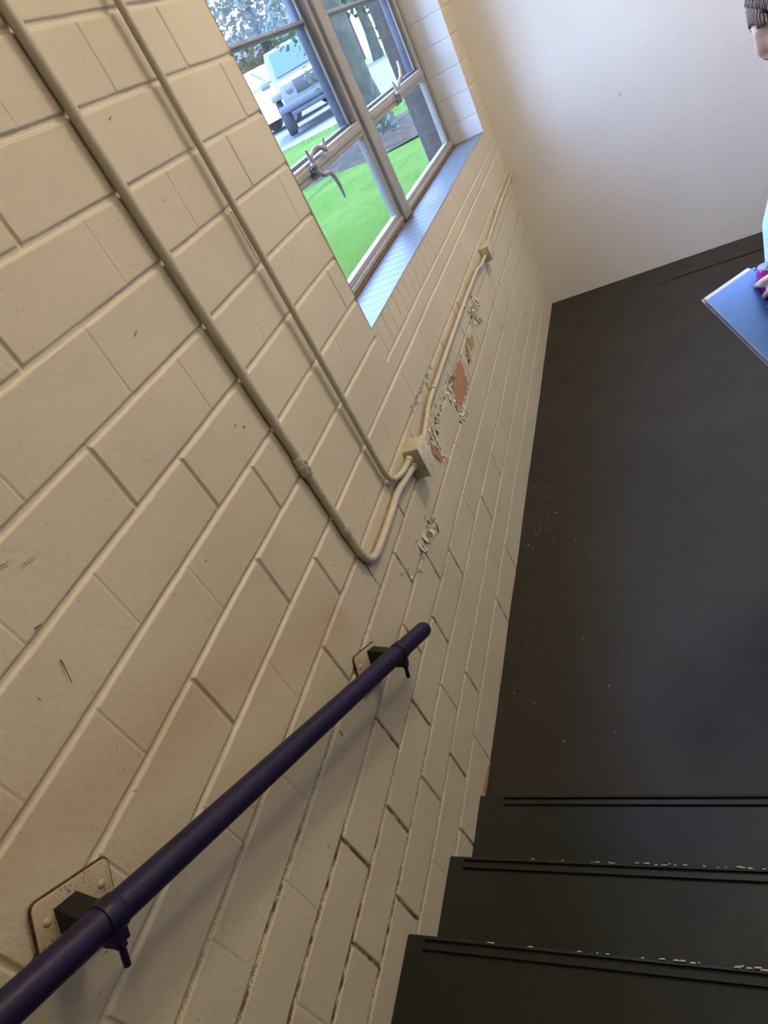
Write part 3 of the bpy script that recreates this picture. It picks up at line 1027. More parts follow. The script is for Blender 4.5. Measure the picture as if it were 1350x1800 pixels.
mb.build('strap', M['conduit'], cd, smooth=True)

# ------------------------------------------------------------------ handrail
RO = 0.085
RD = Vector((0, -1.0466, 0.6052)).normalized()       # up the stairs, towards the camera
rail0 = Vector((RO, -3.628, 0.697))
hr = empty('handrail', rail0, 'dark purple painted pipe handrail on cream bracket plates', 'handrail')
RR = 0.0215
e = rail0
L = 4.2
pp = [e + RD * s for s in (0.0, 0.002, 0.006, 0.014, 0.03)] + [e + RD * (0.03 + (L - 0.03) * k / 24) for k in range(1, 25)]
rr = [RR * 0.55, RR * 0.75, RR * 0.90, RR * 0.99, RR] + [RR] * 24
MB().tube(pp, rr, 28).build('rail_pipe', M['rail'], hr, smooth=True, angle=70)
PN = Vector((0, RD.z, -RD.y)).normalized()
if PN.z > 0:
    PN = -PN
def bracket(y, plate_pts, along, rusty_edge):
    s = (y - rail0.y) / RD.y
    c = rail0 + RD * s
    br = None
    # wall plate: square sheet set along the rail
    tl, tr, bl = plate_pts
    u = (tr - tl).normalized()
    v = PN.copy()
    v = (v - u * v.dot(u)).normalized()
    pl = MB()
    x0, x1 = 0.001, 0.0065
    poly = []
    Lu, Lv = along, 0.098
    rad = 0.010
    for (a, b, s0) in ((0, 0, math.pi), (Lu, 0, 1.5 * math.pi), (Lu, Lv, 0), (0, Lv, 0.5 * math.pi)):
        ca_ = a + (rad if a == 0 else -rad)
        cb_ = b + (rad if b == 0 else -rad)
        for k in range(5):
            an = s0 + math.pi / 2 * k / 4
            poly.append(Vector((x0, 0, 0)) + Vector((0, tl.y, tl.z)) + u * (ca_ + rad * math.cos(an)) + v * (cb_ + rad * math.sin(an)))
    pl.prism(poly, (x1 - x0, 0, 0))
    br = pl.build('wall_plate', M['plate'], hr, bevel=0.001)
    br['label'] = 'cream painted rust-speckled wall plate'
    # rusty edge
    ed = MB()
    ring = [p + Vector((0.002, 0, 0)) for p in poly]
    ed.tube(ring + [ring[0]], 0.0028, 6, cap=False)
    adopt2(ed.build('rusted_edge', M['rust'], None, smooth=True), br)
    cen = Vector((0, tl.y, tl.z)) + u * Lu * 0.5 + v * Lv * 0.5
    for (a, b) in ((0.017, 0.030), (Lu - 0.017, 0.030), (0.017, Lv - 0.02)):
        q = Vector((0.006, tl.y, tl.z)) + u * a + v * b
        adopt2(MB().ball(q, (0.0035, 0.0062, 0.0062), 12, 8).build('plate_screw', M['plate'], None, smooth=True), br)
    # flat arm welded to the plate, reaching under the rail
    ar = MB()
    base = Vector((0.006, c.y, c.z - 0.004))
    up = -PN
    prof = [base + up * 0.020 + RD * 0.003, base - up * 0.024 + RD * 0.003, Vector((RO - 0.010, c.y, c.z)) - up * 0.026 + RD * 0.003, Vector((RO + 0.004, c.y, c.z)) - up * 0.020 + RD * 0.003, Vector((RO - 0.012, c.y, c.z)) + up * 0.004 + RD * 0.003]
    ar.prism([p - RD * 0.020 for p in prof], RD * 0.036)
    adopt2(ar.build('bracket_arm', M['arm'], None, bevel=0.001), br)
    cl = MB()
    cl.tube([c - RD * 0.014, c - RD * 0.0135, c + RD * 0.0135, c + RD * 0.014], [RR + 0.0008, RR + 0.0024, RR + 0.0024, RR + 0.0008], 24)
    # ears of the clamp below the pipe
    for sg in (-1,):
        q = c + PN * (RR + 0.006)
        cl.box((-0.012, -0.012, -0.008), (0.012, 0.012, 0.008), Matrix.Translation(q) @ Matrix(((1, 0, 0, 0), (0, RD.y, PN.y, 0), (0, RD.z, PN.z, 0), (0, 0, 0, 1))))
    adopt2(cl.build('clamp', M['clamp'], None, bevel=0.001), br)
    bo = MB()
    q = c + PN * (RR + 0.012) + Vector((0.006, 0, 0))
    bo.tube([q, q + PN * 0.007], 0.0085, 6)
    bo.tube([q, q + PN * 0.034], 0.0048, 12)
    adopt2(bo.build('clamp_bolt', M['clamp'], None, bevel=0.0006), br)
bpy.context.view_layer.update()
bracket(-3.775, (wall_pt(618, 1157), wall_pt(657, 1125), None), 0.112, False)
bracket(-4.556, (wall_pt(47, 1594), wall_pt(155, 1522), None), 0.118, True)
bracket(-5.55, (Vector((0, -5.605, 1.865)), Vector((0, -5.505, 1.80)), None), 0.112, True)

# ------------------------------------------------------------------ ceiling fixtures
for i, ((lx, ly), pw) in enumerate(LAMPS):
    fx = empty('ceiling_light', (lx, ly, CEIL), ('fluorescent ceiling fixture above the landing', 'fluorescent ceiling fixture above the stairs')[i], 'ceiling light')
    MB().box((lx - 0.17, ly - 0.63, CEIL - 0.06), (lx + 0.17, ly + 0.63, CEIL - 0.002)).build('housing', M['lamp_white'], fx, bevel=0.004)
    df_ = NT('tube_glow')
    df_.set((0.9, 0.9, 0.88), 0.4)
    df_.b.inputs['Emission Color'].default_value = (1.0, 0.84, 0.64, 1)
    df_.b.inputs['Emission Strength'].default_value = 3.0
    for dx in (-0.07, 0.07):
        MB().tube([(lx + dx, ly - 0.58, CEIL - 0.082), (lx + dx, ly + 0.58, CEIL - 0.082)], 0.018, 12).build('lamp_tube', df_.m, fx, smooth=True)

# ------------------------------------------------------------------ outside
def ground_pt(u, v, z):
    d = ray(u, v)
    return CAM_C + d * ((z - CAM_C.z) / d.z)

# brick outer leaf around the window
t = NT('outer_brick')
bt = t.new('ShaderNodeTexBrick')
bt.inputs['Color1'].default_value = (0.062, 0.042, 0.030, 1)
bt.inputs['Color2'].default_value = (0.074, 0.050, 0.036, 1)
bt.inputs['Mortar'].default_value = (0.085, 0.070, 0.055, 1)
bt.inputs['Scale'].default_value = 1.0
bt.inputs['Brick Width'].default_value = 0.205
bt.inputs['Row Height'].default_value = 0.077
bt.inputs['Mortar Size'].default_value = 0.005
mp = t.new('ShaderNodeCombineXYZ')
sp = t.new('ShaderNodeSeparateXYZ')
t.link(t.pos(), sp.inputs[0])
t.link(t.math('ADD', sp.outputs['X'], sp.outputs['Y']), mp.inputs[0]); t.link(sp.outputs['Z'], mp.inputs[1])
t.link(mp.outputs[0], bt.inputs['Vector'])
t.set(bt.outputs['Color'], 0.85)
M['brick'] = t.m
ow = MB()
ow.box((-0.365, -0.285, 0.2), (-0.10, 0.6, 5.0))
ow.box((-0.365, -8.2, 0.2), (-0.10, -2.925, 5.0))
ow.box((-0.365, -2.925, 0.2), (-0.10, -0.285, 1.20))
ow.box((-2.1, -4.3, 0.2), (-0.365, -3.95, 5.0))          # unseen wing, added to keep sky light off the end-wall corner
ow.box((-0.365, -2.925, 3.66), (-0.10, -0.285, 5.0))
o = ow.build('wall_outside', M['brick']); tag(o, 'brown brick outer face of the building around the window, plus added light-blocking wing', 'wall', kind='structure')
es = MB()
es.prism([(-0.38, WIN_Y0, 1.175), (-0.22, WIN_Y0, 1.175), (-0.22, WIN_Y0, 1.232), (-0.38, WIN_Y0, 1.202)], (0, WIN_Y1 - WIN_Y0 + 0.01, 0))
o = es.build('outer_sill', plain('pale_stone', (0.12, 0.115, 0.12), 0.7), win, bevel=0.004)

# lawn
GZ = 1.0
cA, cB = Vector((-7.20, 12.50, GZ)), Vector((-4.95, 11.60, GZ))
cd_ = (cB - cA); cd_.z = 0; cd_.normalize()
cn = Vector((-cd_.y, cd_.x, 0))
if cn.y < 0:
    cn = -cn
def curb_at(s):
    return cA + cd_ * s
t = NT('lawn_grass')
n = t.noise(0.8, 5, 0.65, dist=0.6)
g = t.ramp(n, 0.32, (0.028, 0.064, 0.0070), 0.68, (0.050, 0.084, 0.018))
g = t.mix(t.ramp(t.noise(45, 4, 0.6), 0.4, 0.0, 0.7, 0.45), g, (0.075, 0.100, 0.040))
t.set(g, 0.9, 0, 0.0)
t.bump(t.noise(70, 4), 0.6, 0.02)
M['grass'] = t.m
lw = MB()
far = [curb_at(s) for s in (-24, 6.6)]
quad = [Vector((-0.37, -9, 0.86)), Vector((-0.37, 9.6, 0.90)), far[1], far[0]]
N1, N2 = 40, 40
vs, fs = [], []
for i in range(N1 + 1):
    for j in range(N2 + 1):
        a, b = i / N1, j / N2
        p = (quad[0] * (1 - a) + quad[1] * a) * (1 - b) + (quad[3] * (1 - a) + quad[2] * a) * b
        p.z = 0.90 + (GZ - 0.90) * min(1, b * 1.6) + (vnoise(p.x, p.y, 0.6, 2) - 0.5) * 0.05
        vs.append(p)
for i in range(N1):
    for j in range(N2):
        k = i * (N2 + 1) + j
        fs.append((k, k + 1, k + N2 + 2, k + N2 + 1))
lw.add(vs, fs)
o = lw.build('lawn', M['grass'], smooth=True); tag(o, 'bright green lawn outside below the window', 'lawn', kind='structure')
# grass blades fringing the near lawn and the kerb
gb = MB()
for _ in range(3000):
    if True:
        s = random.uniform(-10, 6); w = random.uniform(0.02, 1.2)
        p = curb_at(s) - cn * w; h = random.uniform(0.05, 0.13); z = GZ - 0.03
    else:
        p = Vector((random.uniform(-7, -0.6), random.uniform(-3, 11), 0)); h = random.uniform(0.03, 0.08); z = 0.885 + min(0.09, abs(p.x) * 0.012)
    an = random.uniform(0, 6.28)
    sd = Vector((math.cos(an), math.sin(an), 0)) * 0.009
    lean = Vector((random.uniform(-1, 1), random.uniform(-1, 1), 0)) * h * 0.4
    b = Vector((p.x, p.y, z))
    gb.add([b - sd, b + sd, b + lean + Vector((0, 0, h))], [(0, 1, 2)])
o = gb.build('grass_blades', plain('grass_blade', (0.05, 0.085, 0.014), 0.7, var=0.3, scale=4)); tag(o, 'grass blades standing on the lawn and along the kerb', 'grass', kind='stuff')
# kerb and parking area
kb = MB()
a, b = curb_at(-24), curb_at(6.6)
kb.prism([a + Vector((0, 0, -0.1)), a + Vector((0, 0, 0.03)), a + cn * 0.18 + Vector((0, 0, 0.03)), a + cn * 0.18 + Vector((0, 0, -0.1))], b - a)
o = kb.build('kerb', plain('kerb_concrete', (0.12, 0.115, 0.105), 0.85, scale=8), bevel=0.01); tag(o, 'pale concrete kerb between the lawn and the parking area', 'kerb', kind='structure')
pk = MB()
PZ = 1.0
pk.add([a + cn * 0.18, b + cn * 0.18, b + cn * 45 - cd_ * 8 + Vector((0, 0, 0.9)), a + cn * 45 + Vector((0, 0, 0.9))], [(0, 1, 2, 3)])
o = pk.build('parking_area', plain('pale_asphalt', (0.085, 0.084, 0.085), 0.9, scale=3, var=0.15)); tag(o, 'sunlit pale paved parking area beyond the lawn', 'parking area', kind='structure')

def park_z(p):
    return PZ + max(0.0, (p - a).dot(cn) - 0.18) / 45 * 0.9

M['car_white'] = plain('white_car_paint', (0.45, 0.45, 0.44), 0.25, var=0.02)
M['car_cream'] = plain('cream_car_paint', (0.085, 0.080, 0.072), 0.3, var=0.03)
M['car_glass'] = plain('car_glass', (0.02, 0.045, 0.06), 0.15, var=0.1)
M['car_dark'] = plain('car_trim', (0.012, 0.012, 0.013), 0.5)
M['tyre'] = plain('tyre_rubber', (0.03, 0.03, 0.032), 0.8)
M['chrome'] = plain('wheel_alloy', (0.12, 0.12, 0.12), 0.3, 0.8)
M['lens'] = plain('lamp_lens', (0.05, 0.055, 0.06), 0.3)
M['bumper'] = plain('bumper_steel', (0.035, 0.040, 0.05), 0.45)

def loft(mb, secs):
    """secs: list of (x, half-width low, half-width high, z low, z high)"""
    vs, fs = [], []
    for (x, wl_, wh, z0, z1) in secs:
        zm = z0 + (z1 - z0) * 0.55
        vs += [Vector((x, -wl_, z0)), Vector((x, -wl_ * 1.02, zm)), Vector((x, -wh, z1)), Vector((x, wh, z1)), Vector((x, wl_ * 1.02, zm)), Vector((x, wl_, z0))]
    for i in range(len(secs) - 1):
        for k in range(6):
            k2 = (k + 1) % 6
            fs.append((i * 6 + k, i * 6 + k2, (i + 1) * 6 + k2, (i + 1) * 6 + k))
    fs.append(tuple(range(6))); fs.append(tuple((len(secs) - 1) * 6 + k for k in range(5, -1, -1)))
    mb.add(vs, fs)

def car(name, loc, heading, sc_, boxy, paint, label):
    root = empty(name, (0, 0, 0), label, 'car')
    parts = []
    b = MB()
    if boxy:
        loft(b, [(2.05, 0.66, 0.62, 0.55, 1.02), (1.9, 0.70, 0.66, 0.50, 1.10), (0.75, 0.78, 0.72, 0.45, 1.16), (-1.95, 0.80, 0.76, 0.45, 1.15), (-2.0, 0.78, 0.74, 0.5, 1.1)])
        loft(b, [(0.72, 0.74, 0.66, 1.12, 1.16), (0.45, 0.75, 0.66, 1.12, 1.80), (-1.9, 0.75, 0.66, 1.12, 1.82), (-1.97, 0.74, 0.65, 1.12, 1.78)])
        for sy_ in (-1, 1):
            b.box((1.0, 0.62 * sy_ - 0.16, 0.80), (2.0, 0.62 * sy_ + 0.30 if sy_ > 0 else 0.62 * sy_ + 0.16, 0.94)) if sy_ > 0 else b.box((1.0, -0.92, 0.80), (2.0, -0.46, 0.94))
    else:
        loft(b, [(2.22, 0.62, 0.55, 0.40, 0.72), (2.05, 0.80, 0.70, 0.32, 0.88), (1.5, 0.89, 0.80, 0.28, 1.02), (0.8, 0.91, 0.82, 0.28, 1.10), (-1.9, 0.91, 0.82, 0.28, 1.10), (-2.2, 0.84, 0.76, 0.36, 1.06)])
        loft(b, [(0.95, 0.80, 0.72, 1.06, 1.10), (0.15, 0.80, 0.60, 1.06, 1.60), (-0.5, 0.80, 0.60, 1.06, 1.68), (-1.6, 0.80, 0.58, 1.06, 1.62), (-2.1, 0.78, 0.68, 1.04, 1.12)])
    parts.append(b.build('body', paint, root, bevel=0.05, seg=3, angle=50))
    g_ = MB()
    if boxy:
        g_.prism([(0.70, -0.60, 1.22), (0.70, 0.60, 1.22), (0.49, 0.56, 1.72), (0.49, -0.56, 1.72)], (0.03, 0, 0.012))
    else:
        g_.prism([(0.90, -0.68, 1.14), (0.90, 0.68, 1.14), (0.21, 0.55, 1.56), (0.21, -0.55, 1.56)], (0.03, 0, 0.03))
    parts.append(g_.build('windshield', M['car_glass'], root))
    for sy_ in (-1, 1):
        w = MB()
        if boxy:
            w.prism([(0.35, 0.752 * sy_, 1.2), (-0.6, 0.752 * sy_, 1.2), (-0.6, 0.69 * sy_, 1.70), (0.30, 0.69 * sy_, 1.70)], (0, 0.012 * sy_, 0))
            w.prism([(-0.75, 0.752 * sy_, 1.2), (-1.7, 0.752 * sy_, 1.2), (-1.7, 0.69 * sy_, 1.70), (-0.75, 0.69 * sy_, 1.70)], (0, 0.012 * sy_, 0))
        else:
            w.prism([(0.62, 0.795 * sy_, 1.13), (-0.45, 0.795 * sy_, 1.13), (-0.45, 0.65 * sy_, 1.55), (0.12, 0.65 * sy_, 1.53)], (0, 0.02 * sy_, 0))
            w.prism([(-0.55, 0.795 * sy_, 1.13), (-1.6, 0.795 * sy_, 1.13), (-1.4, 0.65 * sy_, 1.52), (-0.55, 0.65 * sy_, 1.55)], (0, 0.02 * sy_, 0))
        parts.append(w.build('side_window', M['car_glass'], root))
        hl = MB()
        if boxy:
            mt_ = Matrix.Translation((2.03, 0.44 * sy_, 0.90)) @ Matrix.Rotation(math.pi / 2, 4, 'Y')
            hl.lathe([(0.0, 0.05), (0.06, 0.045), (0.10, 0.03), (0.115, 0.0)], mt_, 20)
        else:
            hl.prism([(2.06, 0.46 * sy_, 0.70), (2.02, 0.74 * sy_, 0.74), (1.96, 0.76 * sy_, 0.84), (2.06, 0.48 * sy_, 0.80)], (0.07, 0, 0))
        parts.append(hl.build('headlight', M['lens'], root, smooth=True))
        mr = MB().box((0.55, 0.95 * sy_ - 0.12, 1.14), (0.68, 0.95 * sy_ + 0.12, 1.30))
        parts.append(mr.build('mirror', paint, root, bevel=0.03))
    gr = MB()
    if boxy:
        gr.box((2.03, -0.30, 0.74), (2.075, 0.30, 1.02))
        parts.append(gr.build('grille', M['car_dark'], root, bevel=0.01))
        bp = MB().box((2.0, -0.85, 0.50), (2.28, 0.85, 0.66)); bp.box((2.0, -0.6, 0.38), (2.2, 0.6, 0.5))
        parts.append(bp.build('bumper', M['bumper'], root, bevel=0.03))
    else:
        gr.box((2.18, -0.42, 0.46), (2.245, 0.42, 0.66))
        parts.append(gr.build('grille', M['car_dark'], root, bevel=0.01))
        bp = MB().box((2.0, -0.80, 0.30), (2.24, 0.80, 0.42))
        parts.append(bp.build('bumper', M['bumper'], root, bevel=0.03))
    r = 0.40 if boxy else 0.34
    for wx in (1.35, -1.30):
        for sy_ in (-1, 1):
            mt_ = Matrix.Translation((wx, (0.78 if boxy else 0.80) * sy_, r)) @ Matrix.Rotation(math.pi / 2 * -sy_, 4, 'X')
            wh = MB(); wh.lathe([(0.0, -0.11), (r * 0.6, -0.11), (r * 0.95, -0.10), (r, -0.06), (r, 0.08), (r * 0.95, 0.11), (r * 0.62, 0.115), (r * 0.58, 0.09)], mt_, 24)
            wo = wh.build('wheel', M['tyre'], root, smooth=True)
            hb = MB(); hb.lathe([(r * 0.6, 0.085), (r * 0.5, 0.10), (r * 0.15, 0.095), (0.0, 0.10)], mt_, 20)
            adopt2(hb.build('hubcap', M['chrome'], None, smooth=True), wo)
    root.location = loc
    root.rotation_euler = (0, 0, heading)
    root.scale = (sc_, sc_, sc_)
    return root

def place(az, d):
    a_ = math.radians(az)
    return Vector((CAM_C.x - d * math.cos(a_), CAM_C.y + d * math.sin(a_), 0))
p1_ = place(66.1, 30.5); p1_.z = park_z(p1_)
car('parked_car', p1_, math.radians(-64.3 - 0) + math.radians(40), 1.30, False, M['car_white'], 'white parked car at left beyond the lawn, blue windshield, through window')
p2_ = place(68.7, 23.5); p2_.z = park_z(p2_)
car('parked_jeep_style_car'.replace('_jeep_style', '_offroad'), p2_, math.radians(-69.8) + math.radians(2), 1.14, True, M['car_cream'], 'boxy cream off-road car with round headlights parked beside the white car')

# trees
M['bark'] = plain('bark', (0.036, 0.038, 0.025), 0.9, var=0.35, scale=6, bump=0.5, bscale=25)
def leaf_mat(name, c1, c2):
    t = NT(name)
    cc = t.ramp(t.noise(1.7, 3), 0.35, c1, 0.65, c2)
    t.set(cc, 0.55)
    t.b.inputs['Subsurface Weight'].default_value = 0.0
    tl = t.new('ShaderNodeBsdfTranslucent')
    t.link(cc, tl.inputs['Color'])
    mx = t.new('ShaderNodeMixShader'); mx.inputs[0].default_value = 0.35
    t.link(t.b.outputs[0], mx.inputs[1]); t.link(tl.outputs[0], mx.inputs[2]); t.link(mx.outputs[0], t.out.inputs['Surface'])
    return t.m
M['leaf'] = leaf_mat('leaf_green', (0.020, 0.040, 0.010), (0.050, 0.070, 0.014))
M['leaf_y'] = leaf_mat('leaf_yellow', (0.06, 0.058, 0.012), (0.11, 0.072, 0.022))
M['leaf_b'] = leaf_mat('leaf_blue_green', (0.022, 0.044, 0.020), (0.050, 0.068, 0.028))

def leaves(mb, cen, rad, n, size):
    cen = Vector(cen)
    for _ in range(n):
        while True:
            q = Vector((random.uniform(-1, 1), random.uniform(-1, 1), random.uniform(-1, 1)))
            if q.length < 1:
                break
        q = q.normalized() * (q.length ** 0.6)
        p = cen + Vector((q.x * rad[0], q.y * rad[1], q.z * rad[2]))
        ax = Vector((random.gauss(0, 1), random.gauss(0, 1), random.gauss(0, 0.7) - 0.3)).normalized()
        sd = ax.cross(Vector((random.gauss(0, 1), random.gauss(0, 1), random.gauss(0, 1)))).normalized()
        L = size * random.uniform(0.6, 1.3)
        W = L * 0.32
        up = ax.cross(sd) * L * 0.08
        mb.add([p, p + ax * L * 0.45 + sd * W + up, p + ax * L, p + ax * L * 0.45 - sd * W + up], [(0, 1, 2, 3)])

def tree(label, base, stems, crowns, lm, leaf, group=None):
    root = empty('tree', base, label, 'tree', group)
    tk = MB()
    for path, rads in stems:
        tk.tube([Vector(base) + Vector(p) for p in path], rads, 14)
    tk.build('trunk', M['bark'], root, smooth=True, angle=80)
    fo_ = MB()
    for c_, r_, n_ in crowns:
        leaves(fo_, Vector(base) + Vector(c_), r_, n_, leaf)
    fo_.build('foliage', M[lm], root)
    return root
nb = place(72.3, 10.6); nb.z = 0.93
lf = Vector((-0.951, -0.309, 0)) * -1          # local left/right as seen from the building
side = Vector((-math.sin(math.radians(72.3)), -math.cos(math.radians(72.3)), 0))   # to the left in view
def sd(k, z, dep=0.0):
    v = side * k; return (v.x, v.y + dep, z)
tree('two-stemmed tree with grey green bark on the lawn behind right panes', nb,
     [([sd(-0.05, -0.1), sd(-0.02, 0.25), sd(0.02, 0.7), sd(-0.02, 1.3), sd(-0.06, 2.2), sd(-0.08, 3.6), sd(-0.2, 5.2)], [0.24, 0.19, 0.165, 0.125, 0.11, 0.09, 0.05]),
      ([sd(0.03, 0.45), sd(0.10, 0.95), sd(0.24, 1.5), sd(0.42, 2.3), sd(0.75, 3.6)], [0.13, 0.105, 0.085, 0.07, 0.04]),
      ([sd(-0.05, 2.4), sd(-0.5, 2.7), sd(-1.1, 2.6), sd(-1.7, 2.1)], [0.05, 0.04, 0.025, 0.01]),
      ([sd(0.4, 2.4), sd(0.9, 2.7, 0.5), sd(1.3, 2.6, 1.0), sd(1.6, 2.4, 1.2)], [0.05, 0.04, 0.025, 0.01])],
     [(sd(-0.2, 4.4), (2.4, 2.4, 1.5), 1500), (sd(-0.45, 1.75, 0.5), (0.28, 0.5, 1.0), 190), (sd(-0.62, 0.9, 0.9), (0.35, 0.5, 0.55), 170), (sd(0.72, 1.80, 0.6), (0.36, 0.6, 0.36), 300), (sd(1.0, 2.35, 0.9), (0.6, 0.6, 0.22), 120), (sd(0.75, 1.2, 1.0), (0.25, 0.5, 0.45), 90), (sd(0.35, 1.9, 0.5), (0.3, 0.4, 0.5), 90)], 'leaf_b', 0.085)
for i, (az, d, w, h, lm, lab) in enumerate(((60.5, 42, 5.2, 12.5, 'leaf', 'dense green tree behind the white car'), (67.2, 47, 5.2, 13.0, 'leaf_y', 'yellowing tree behind the two parked cars'),
                                       (74.0, 44, 5.0, 13.0, 'leaf', 'tall green tree behind the off-road car'), (53.5, 40, 5.5, 13.0, 'leaf_b', 'blue green tree at far left beyond parking area'))):
    p = place(az, d); p.z = park_z(p) - 0.1
    tree(lab, p, [([(0, 0, -0.2), (0.1, 0, 1.5), (0, 0.1, 4), (0.1, 0, h * 0.8)], [0.35, 0.28, 0.2, 0.08])],
         [((0, 0, h * 0.60), (w * 0.55, w * 0.55, h * 0.42), 1500), ((w * 0.25, 0, h * 0.45), (w * 0.4, w * 0.4, h * 0.25), 500), ((-w * 0.25, 0, h * 0.38), (w * 0.4, w * 0.4, h * 0.22), 500)], lm, 0.42, 'trees beyond the parking area')

# mulch bed around the tree
mbd = MB()
c0 = nb + Vector((0, 0, 0.0))
ring, vs, fs = 40, [], []
for j, (rr_, zz) in enumerate(((1.0, 0.0), (0.82, 0.06), (0.5, 0.09), (0.0, 0.10))):
    for k in range(ring):
        an = 2 * math.pi * k / ring
        w = 1 + 0.12 * math.sin(3 * an + 1) + 0.05 * math.sin(7 * an)
        q = side * (math.cos(an) * 1.9 * rr_ * w) + Vector((side.y, -side.x, 0)) * (math.sin(an) * 1.55 * rr_ * w)
        vs.append((c0.x + q.x, c0.y + q.y, 0.925 + zz + 0.03 * vnoise(q.x, q.y, 5, 2)))
for j in range(3):
    for k in range(ring):
        k2 = (k + 1) % ring
        fs.append((j * ring + k, j * ring + k2, (j + 1) * ring + k2, (j + 1) * ring + k))
mbd.add(vs, fs)
o = mbd.build('mulch_bed', plain('mulch', (0.024, 0.017, 0.010), 0.95, var=0.5, scale=14, bump=0.8, bscale=40), smooth=True); tag(o, 'brown mulch bed around the foot of the two-stemmed tree', 'mulch bed', kind='stuff')
for i, (k, dep, n_, lm) in enumerate(((-0.75, 0.2, 150, 'leaf'), (-0.2, -0.7, 70, 'leaf_b'))):
    q = nb + side * k + Vector((0, dep, 0.1))
    root = empty('shrub', q, ('low leafy plant at the right of the mulch bed', 'small sprouting plant in the middle of the mulch bed')[i], 'shrub')
    m_ = MB(); leaves(m_, q + Vector((0, 0, 0.12)), (0.5 - 0.2 * i, 0.4, 0.16), n_, 0.07); m_.build('foliage', M[lm], root)
    m_ = MB(); m_.tube([q + Vector((0, 0, -0.08)), q + Vector((0.02, 0, 0.15))], [0.02, 0.008], 8); m_.build('stem', M['bark'], root)

# brick building far behind
hb_ = place(62.5, 62); hb_.z = park_z(hb_)
root = empty('building', hb_, 'low reddish brick building far behind the parked cars', 'building')
hd = Matrix.Translation(hb_) @ Matrix.Rotation(math.radians(-62.5), 4, 'Z')
m_ = MB(); m_.box((-4, -11, -0.3), (4, 11, 3.6), hd); m_.build('wall', plain('far_brick', (0.06, 0.036, 0.032), 0.9), root)
m_ = MB(); m_.prism([hd @ Vector(p) for p in ((-4.6, -11.6, 3.6), (4.6, -11.6, 3.6), (0, -11.6, 5.6))], hd.to_3x3() @ Vector((0, 23.2, 0))); m_.build('roof', plain('far_roof', (0.05, 0.042, 0.042), 0.9), root)
for k in range(5):
    wf = MB().box((4.0, -9 + k * 4.2, 1.0), (4.06, -7.4 + k * 4.2, 2.5), hd).build('window', M['car_glass'], root)

# ------------------------------------------------------------------ the person on the landing
def skin_mat():
    t = NT('skin')
    c = t.ramp(t.noise(18, 3), 0.3, (0.80, 0.47, 0.34), 0.7, (0.86, 0.54, 0.41))
    t.set(c, 0.45)
    t.b.inputs['Subsurface Weight'].default_value = 0.12
    t.b.inputs['Subsurface Radius'].default_value = (0.012, 0.005, 0.003)
    t.bump(t.noise(350, 3), 0.12, 0.0006)
    return t.m
M['skin'] = skin_mat()
M['shirt'] = plain('pale_blue_cotton', (0.52, 0.64, 0.70), 0.85, var=0.05, scale=8, bump=0.25, bscale=160)
M['jeans'] = plain('dark_denim', (0.030, 0.038, 0.065), 0.85, var=0.2, scale=60, bump=0.3, bscale=400)
M['shoe'] = plain('shoe_canvas', (0.06, 0.06, 0.065), 0.8)
M['sole'] = plain('shoe_sole', (0.5, 0.48, 0.44), 0.7)
t = NT('brown_hair')
wv = t.new('ShaderNodeTexWave'); wv.inputs['Scale'].default_value = 55; wv.inputs['Distortion'].default_value = 5; wv.inputs['Detail'].default_value = 3
wv.bands_direction = 'Y'
t.link(t.pos(), wv.inputs['Vector'])
t.set(t.ramp(wv.outputs['Fac'], 0.2, (0.075, 0.036, 0.018), 0.9, (0.30, 0.165, 0.10)), 0.42)
t.bump(wv.outputs['Fac'], 0.6, 0.002)
M['hair'] = t.m

def fuse(mb, name, mat, voxel, smooth_it, parent=None):
    """weld overlapping closed shapes into one continuous surface"""
    o = mb.build(name + '_raw', mat)
    md = o.modifiers.new('r', 'REMESH'); md.mode = 'VOXEL'; md.voxel_size = voxel; md.use_smooth_shade = True
    sm = o.modifiers.new('s', 'SMOOTH'); sm.factor = 0.5; sm.iterations = smooth_it
    dg = bpy.context.evaluated_depsgraph_get()
    me = bpy.data.meshes.new_from_object(o.evaluated_get(dg))
    me.name = name
    for p in me.polygons:
        p.use_smooth = True
    n = bpy.data.objects.new(name, me)
    COL.objects.link(n)
    bpy.data.objects.remove(o)
    if not me.materials:
        me.materials.append(mat)
    if parent is not None:
        adopt2(n, parent)
    return n

HC = Vector((1.199, -2.825, 1.580))                       # head centre
PIT, YAW = math.radians(22), math.radians(9)
F = Vector((-math.cos(PIT) * math.cos(YAW), -math.cos(PIT) * math.sin(YAW), -math.sin(PIT)))
SIDE = Vector((0, 0, 1)).cross(F).normalized()            # towards the person's left (camera side)
U = F.cross(SIDE).normalized()
if U.z < 0:
    U = -U
HM = Matrix((F, SIDE, U)).transposed()
def hp(f, s, u):
    return HC + HM @ Vector((f, s, u))

pm = MB()
